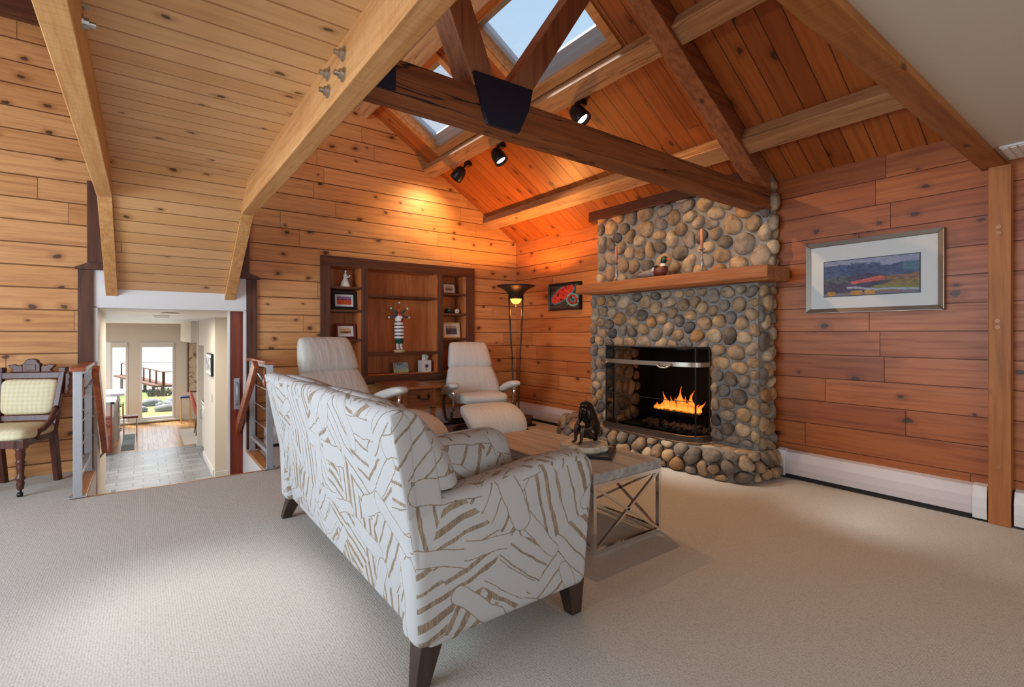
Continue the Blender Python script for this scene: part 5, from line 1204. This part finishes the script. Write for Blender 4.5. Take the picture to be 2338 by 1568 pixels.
b=B(); b.box(-.33,-.08,12.55,12.85,-.5,-.46); b.done('seat',M['cherryZ'],o,world=True,bevel=.008)
for x in (-.31,-.1):
    for y in (12.58,12.82): b=B(); b.tube([(x,y,LZ+.011),(x,y,-.5)],.011,8); b.done('leg',M['chrome'],o,world=True)
o=T('sideboard','white glazed cabinet with wood side and dark counter in the hall recess','cabinet',(1.2,10.8,LZ))
b=B(); b.box(.91,1.5,10.30,11.0,LZ+.05,-.09); b.done('body',M['white'],o,world=True,bevel=.003)
b=B(); b.box(.905,1.5,10.275,10.30,LZ+.02,-.09); b.done('side_panel',M['oakY'],o,world=True,bevel=.002)
b=B(); b.box(.88,1.5,10.26,11.0,-.09,-.05); b.done('counter',M['stonetop'],o,world=True,bevel=.004)
b=B(); b.box(.89,.905,10.34,10.96,LZ+.08,-.13); dd=b.done('door',M['lighttop'],o,world=True,bevel=.003)
b=B(); b.tube([(.89,10.9,-.2),(.865,10.9,-.22),(.865,10.9,-.38),(.89,10.9,-.40)],.009,8); b.done('door_handle',M['bolt'],dd,world=True)
o=T('framed_print','small black framed print on the right wall of the hall','picture',(.86,9.0,.55))
b=B(); b.box(.825,.859,8.72,9.42,.55,.89); b.done('frame',M['black'],o,world=True,bevel=.004)
b=B(); b.box(.82,.826,8.74,9.40,.57,.62); b.box(.82,.826,8.74,9.40,.83,.87); b.done('mat',M['white'],o,world=True)
k=NT('ink_print'); M['ink']=k.fin(k.mix(k.ss(k.noise(k.n('TexCoord',out=3),14,4),.4,.6),srgb(206,210,214),srgb(92,98,106)),.6)
b=B(); b.box(.819,.826,8.76,9.38,.62,.83); b.done('print',M['ink'],o,world=True)
o=T('light_switch','small light switch plate on the right wall of the hall','switch',(.86,8.93,.14))
b=B(); b.box(.853,.861,8.88,8.98,.14,.27); b.done('plate',M['steel'],o,world=True,bevel=.002)
b=B(); b.box(.848,.854,8.915,8.945,.18,.23); b.done('toggle',M['white'],o,world=True)
k=NT('faded_scroll'); M['scroll']=k.fin(k.mix(k.ss(k.noise(k.n('TexCoord',out=3),9,5,.65),.5,.62),srgb(206,190,164),srgb(128,108,90)),.8)
o=T('wall_hanging','tall faded brush painting beside the far window','picture',(1.0,14.86,-.3))
b=B(); b.box(.90,1.28,14.85,14.89,-.27,.98); b.done('frame',M['walnutZ'],o,world=True,bevel=.003)
b=B(); b.box(.925,1.26,14.842,14.851,-.245,.955); b.done('scroll',M['scroll'],o,world=True)
M['coral']=flat('coral_velvet',srgb(200,104,84),.7); 
o=T('dining_chair','coral upholstered chair seen from the side in the far room','chair',(1.05,12.6,LZ))
b=B(); rs=[]
for x,z,t in ((.80,-.02,.01),(.82,-.08,.03),(.86,-.25,.04),(.90,-.42,.045),(.94,-.56,.03)): rs.append([(x+t*math.cos(2*PI*q/14),12.55+.24*math.sin(2*PI*q/14),z) for q in range(14)])
b.rings(rs); b.done('backrest',M['coral'],o,world=True,smooth=True)
b=B(); b.box(.92,1.35,12.33,12.77,-.58,-.46); b.done('seat',M['coral'],o,world=True,bevel=.04,seg=3,smooth=True)
for x,y,dx in ((.95,12.36,-.05),(.95,12.74,-.05),(1.3,12.36,.02),(1.3,12.74,.02)): b=B(); b.tube([(x+dx,y,LZ+.011),(x,y,-.57)],[.012,.02],8); b.done('leg',M['walnutZ'],o,world=True)
o=T('plant_stand','slim pale plant stand with a teal top by the far wall','stand',(.82,14.4,LZ))
b=B(); b.box(.72,.95,14.3,14.55,-.36,-.32); b.done('top',M['kblue'],o,world=True,bevel=.004)
for x in (.74,.93):
    for y in (14.32,14.53): b=B(); b.box(x-.012,x+.012,y-.012,y+.012,LZ,-.36); b.done('leg',M['tanframe'],o,world=True)
k=NT('blue_rug'); M['rugb']=k.fin(k.mix(k.noise(k.n('NewGeometry',out=0),14,4),srgb(116,140,150),srgb(176,190,190)),.95)
b=B(); b.box(-.33,-.13,11.6,13.4,LZ,LZ+.01); b.done('rug',M['rugb'],None,label='blue grey runner rug on the far room oak floor',cat='rug')
b=B(); b.box(.64,1.29,11.5,13.4,LZ,LZ+.01); b.done('rug',M['matW'],None,label='cream rug under the coral chair in the far room',cat='rug')
# ================================================================== outdoors beyond the far windows
k=NT('lawn'); v=k.n('NewGeometry',out=0); M['lawn']=k.fin(k.mix(k.ss(k.noise(v,.35,4),.4,.6),srgb(128,150,84),srgb(160,152,104)),.95,spec=.1)
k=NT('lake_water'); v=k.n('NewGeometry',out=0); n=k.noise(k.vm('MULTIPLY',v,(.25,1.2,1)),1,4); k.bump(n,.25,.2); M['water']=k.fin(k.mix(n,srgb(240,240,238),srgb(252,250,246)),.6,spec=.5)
gz=lambda y:-1.15-(y-15.3)*.0428
b=B(); b.hexa([(-40,15.3,-1.5),(40,15.3,-1.5),(40,15.3,-1.15),(-40,15.3,-1.15)],[(-40,40,-4.2),(40,33,-4.2),(40,33,gz(33)),(-40,38,gz(38))]); struct(b,'lawn_ground',M['lawn'])
b=B(); b.box(-250,250,30,380,-2.8,-2.08); struct(b,'lake_water',M['water'])
M['rockg']=flat('shore_rock',srgb(150,146,140),.85,nz=.4,scale=4,bump=.5)
rg=random.Random(12)
for i,(x,y,r,l) in enumerate([(.62,19.9,.38,'large flat grey rock on the lawn, nearest the window'),(.25,22.6,.42,'rounded grey boulder at the left rear of the lawn group'),(1.05,22.9,.45,'long low grey rock at the right rear of the lawn group'),(.68,21.3,.40,'grey boulder in the middle of the lawn group'),(-.12,20.2,.30,'flat grey rock at the left end of the lawn group')]):
    b=B(); b.ball((x,y,gz(y)+.06),(r*.85,r*.62,r*.42),14,9,Matrix.Rotation(rg.uniform(-.4,.4),3,'Z'),.8)
    for v in b.bm.verts: v.co+=Vector((rg.uniform(-1,1),rg.uniform(-1,1),rg.uniform(-1,1)))*r*.07
    b.done('boulder',M['rockg'],None,smooth=True,label=l,cat='rock',group='boulders on the lawn')
k=NT('dry_twigs'); M['twig']=flat('dry_twigs',srgb(126,116,106),.9)
b=B()
for i in range(160):
    x,y=rg.uniform(.15,1.5),rg.uniform(28,29.4); z=gz(y); b.tube([(x,y,z-.05),(x+rg.uniform(-.25,.25),y+rg.uniform(-.3,.3),z+rg.uniform(.2,.5))],[.025,.006],4)
b.done('shrub',M['twig'],None,label='bare grey shrub at the foot of the dock railing',cat='shrub',kind='stuff')
M['dockwood']=flat('dock_timber',srgb(134,92,70),.8)
o=T('dock_walkway','wooden dock walkway with railings over the water','dock',(1.5,31,-2.0))
A,Bp,Cp=(-1.0,37,-1.24),(.81,31,-1.46),(1.9,31,-1.46)
b=B(); b.beam(A,Bp,.8,.1); b.beam((.5,31.1,-1.46),(9,31.1,-1.46),1.0,.1); b.done('deck',M['dockwood'],o,world=True)
def lerp3(a,c,t): return tuple(x+(y-x)*t for x,y in zip(a,c))
for i in range(8):
    p=lerp3(A,Bp,i/7.0); b=B(); b.box(p[0]-.04,p[0]+.04,p[1]-.44,p[1]-.36,p[2],p[2]+.72); b.done('rail_post',M['dockwood'],o,world=True)
for i in range(3):
    p=lerp3(Bp,Cp,(i+.1)/2); b=B(); b.box(p[0]-.04,p[0]+.04,p[1]-.44,p[1]-.36,p[2],p[2]+.72); b.done('rail_post',M['dockwood'],o,world=True)
b=B(); b.beam((A[0],A[1]-.4,A[2]+.72),(Bp[0],Bp[1]-.4,Bp[2]+.72),.07,.05); b.beam((Bp[0],Bp[1]-.4,Bp[2]+.72),(9,30.6,-.74),.07,.05); b.beam((A[0],A[1]+.4,A[2]+.76),(9,31.9,-.66),.05,.04); b.done('top_rail',M['dockwood'],o,world=True)
for i in range(6):
    p=lerp3(A,Bp,i/5.0); b=B(); b.tube([(p[0],p[1],-2.5),(p[0],p[1],p[2])],.08,8); b.done('piling',M['twig'],o,world=True)
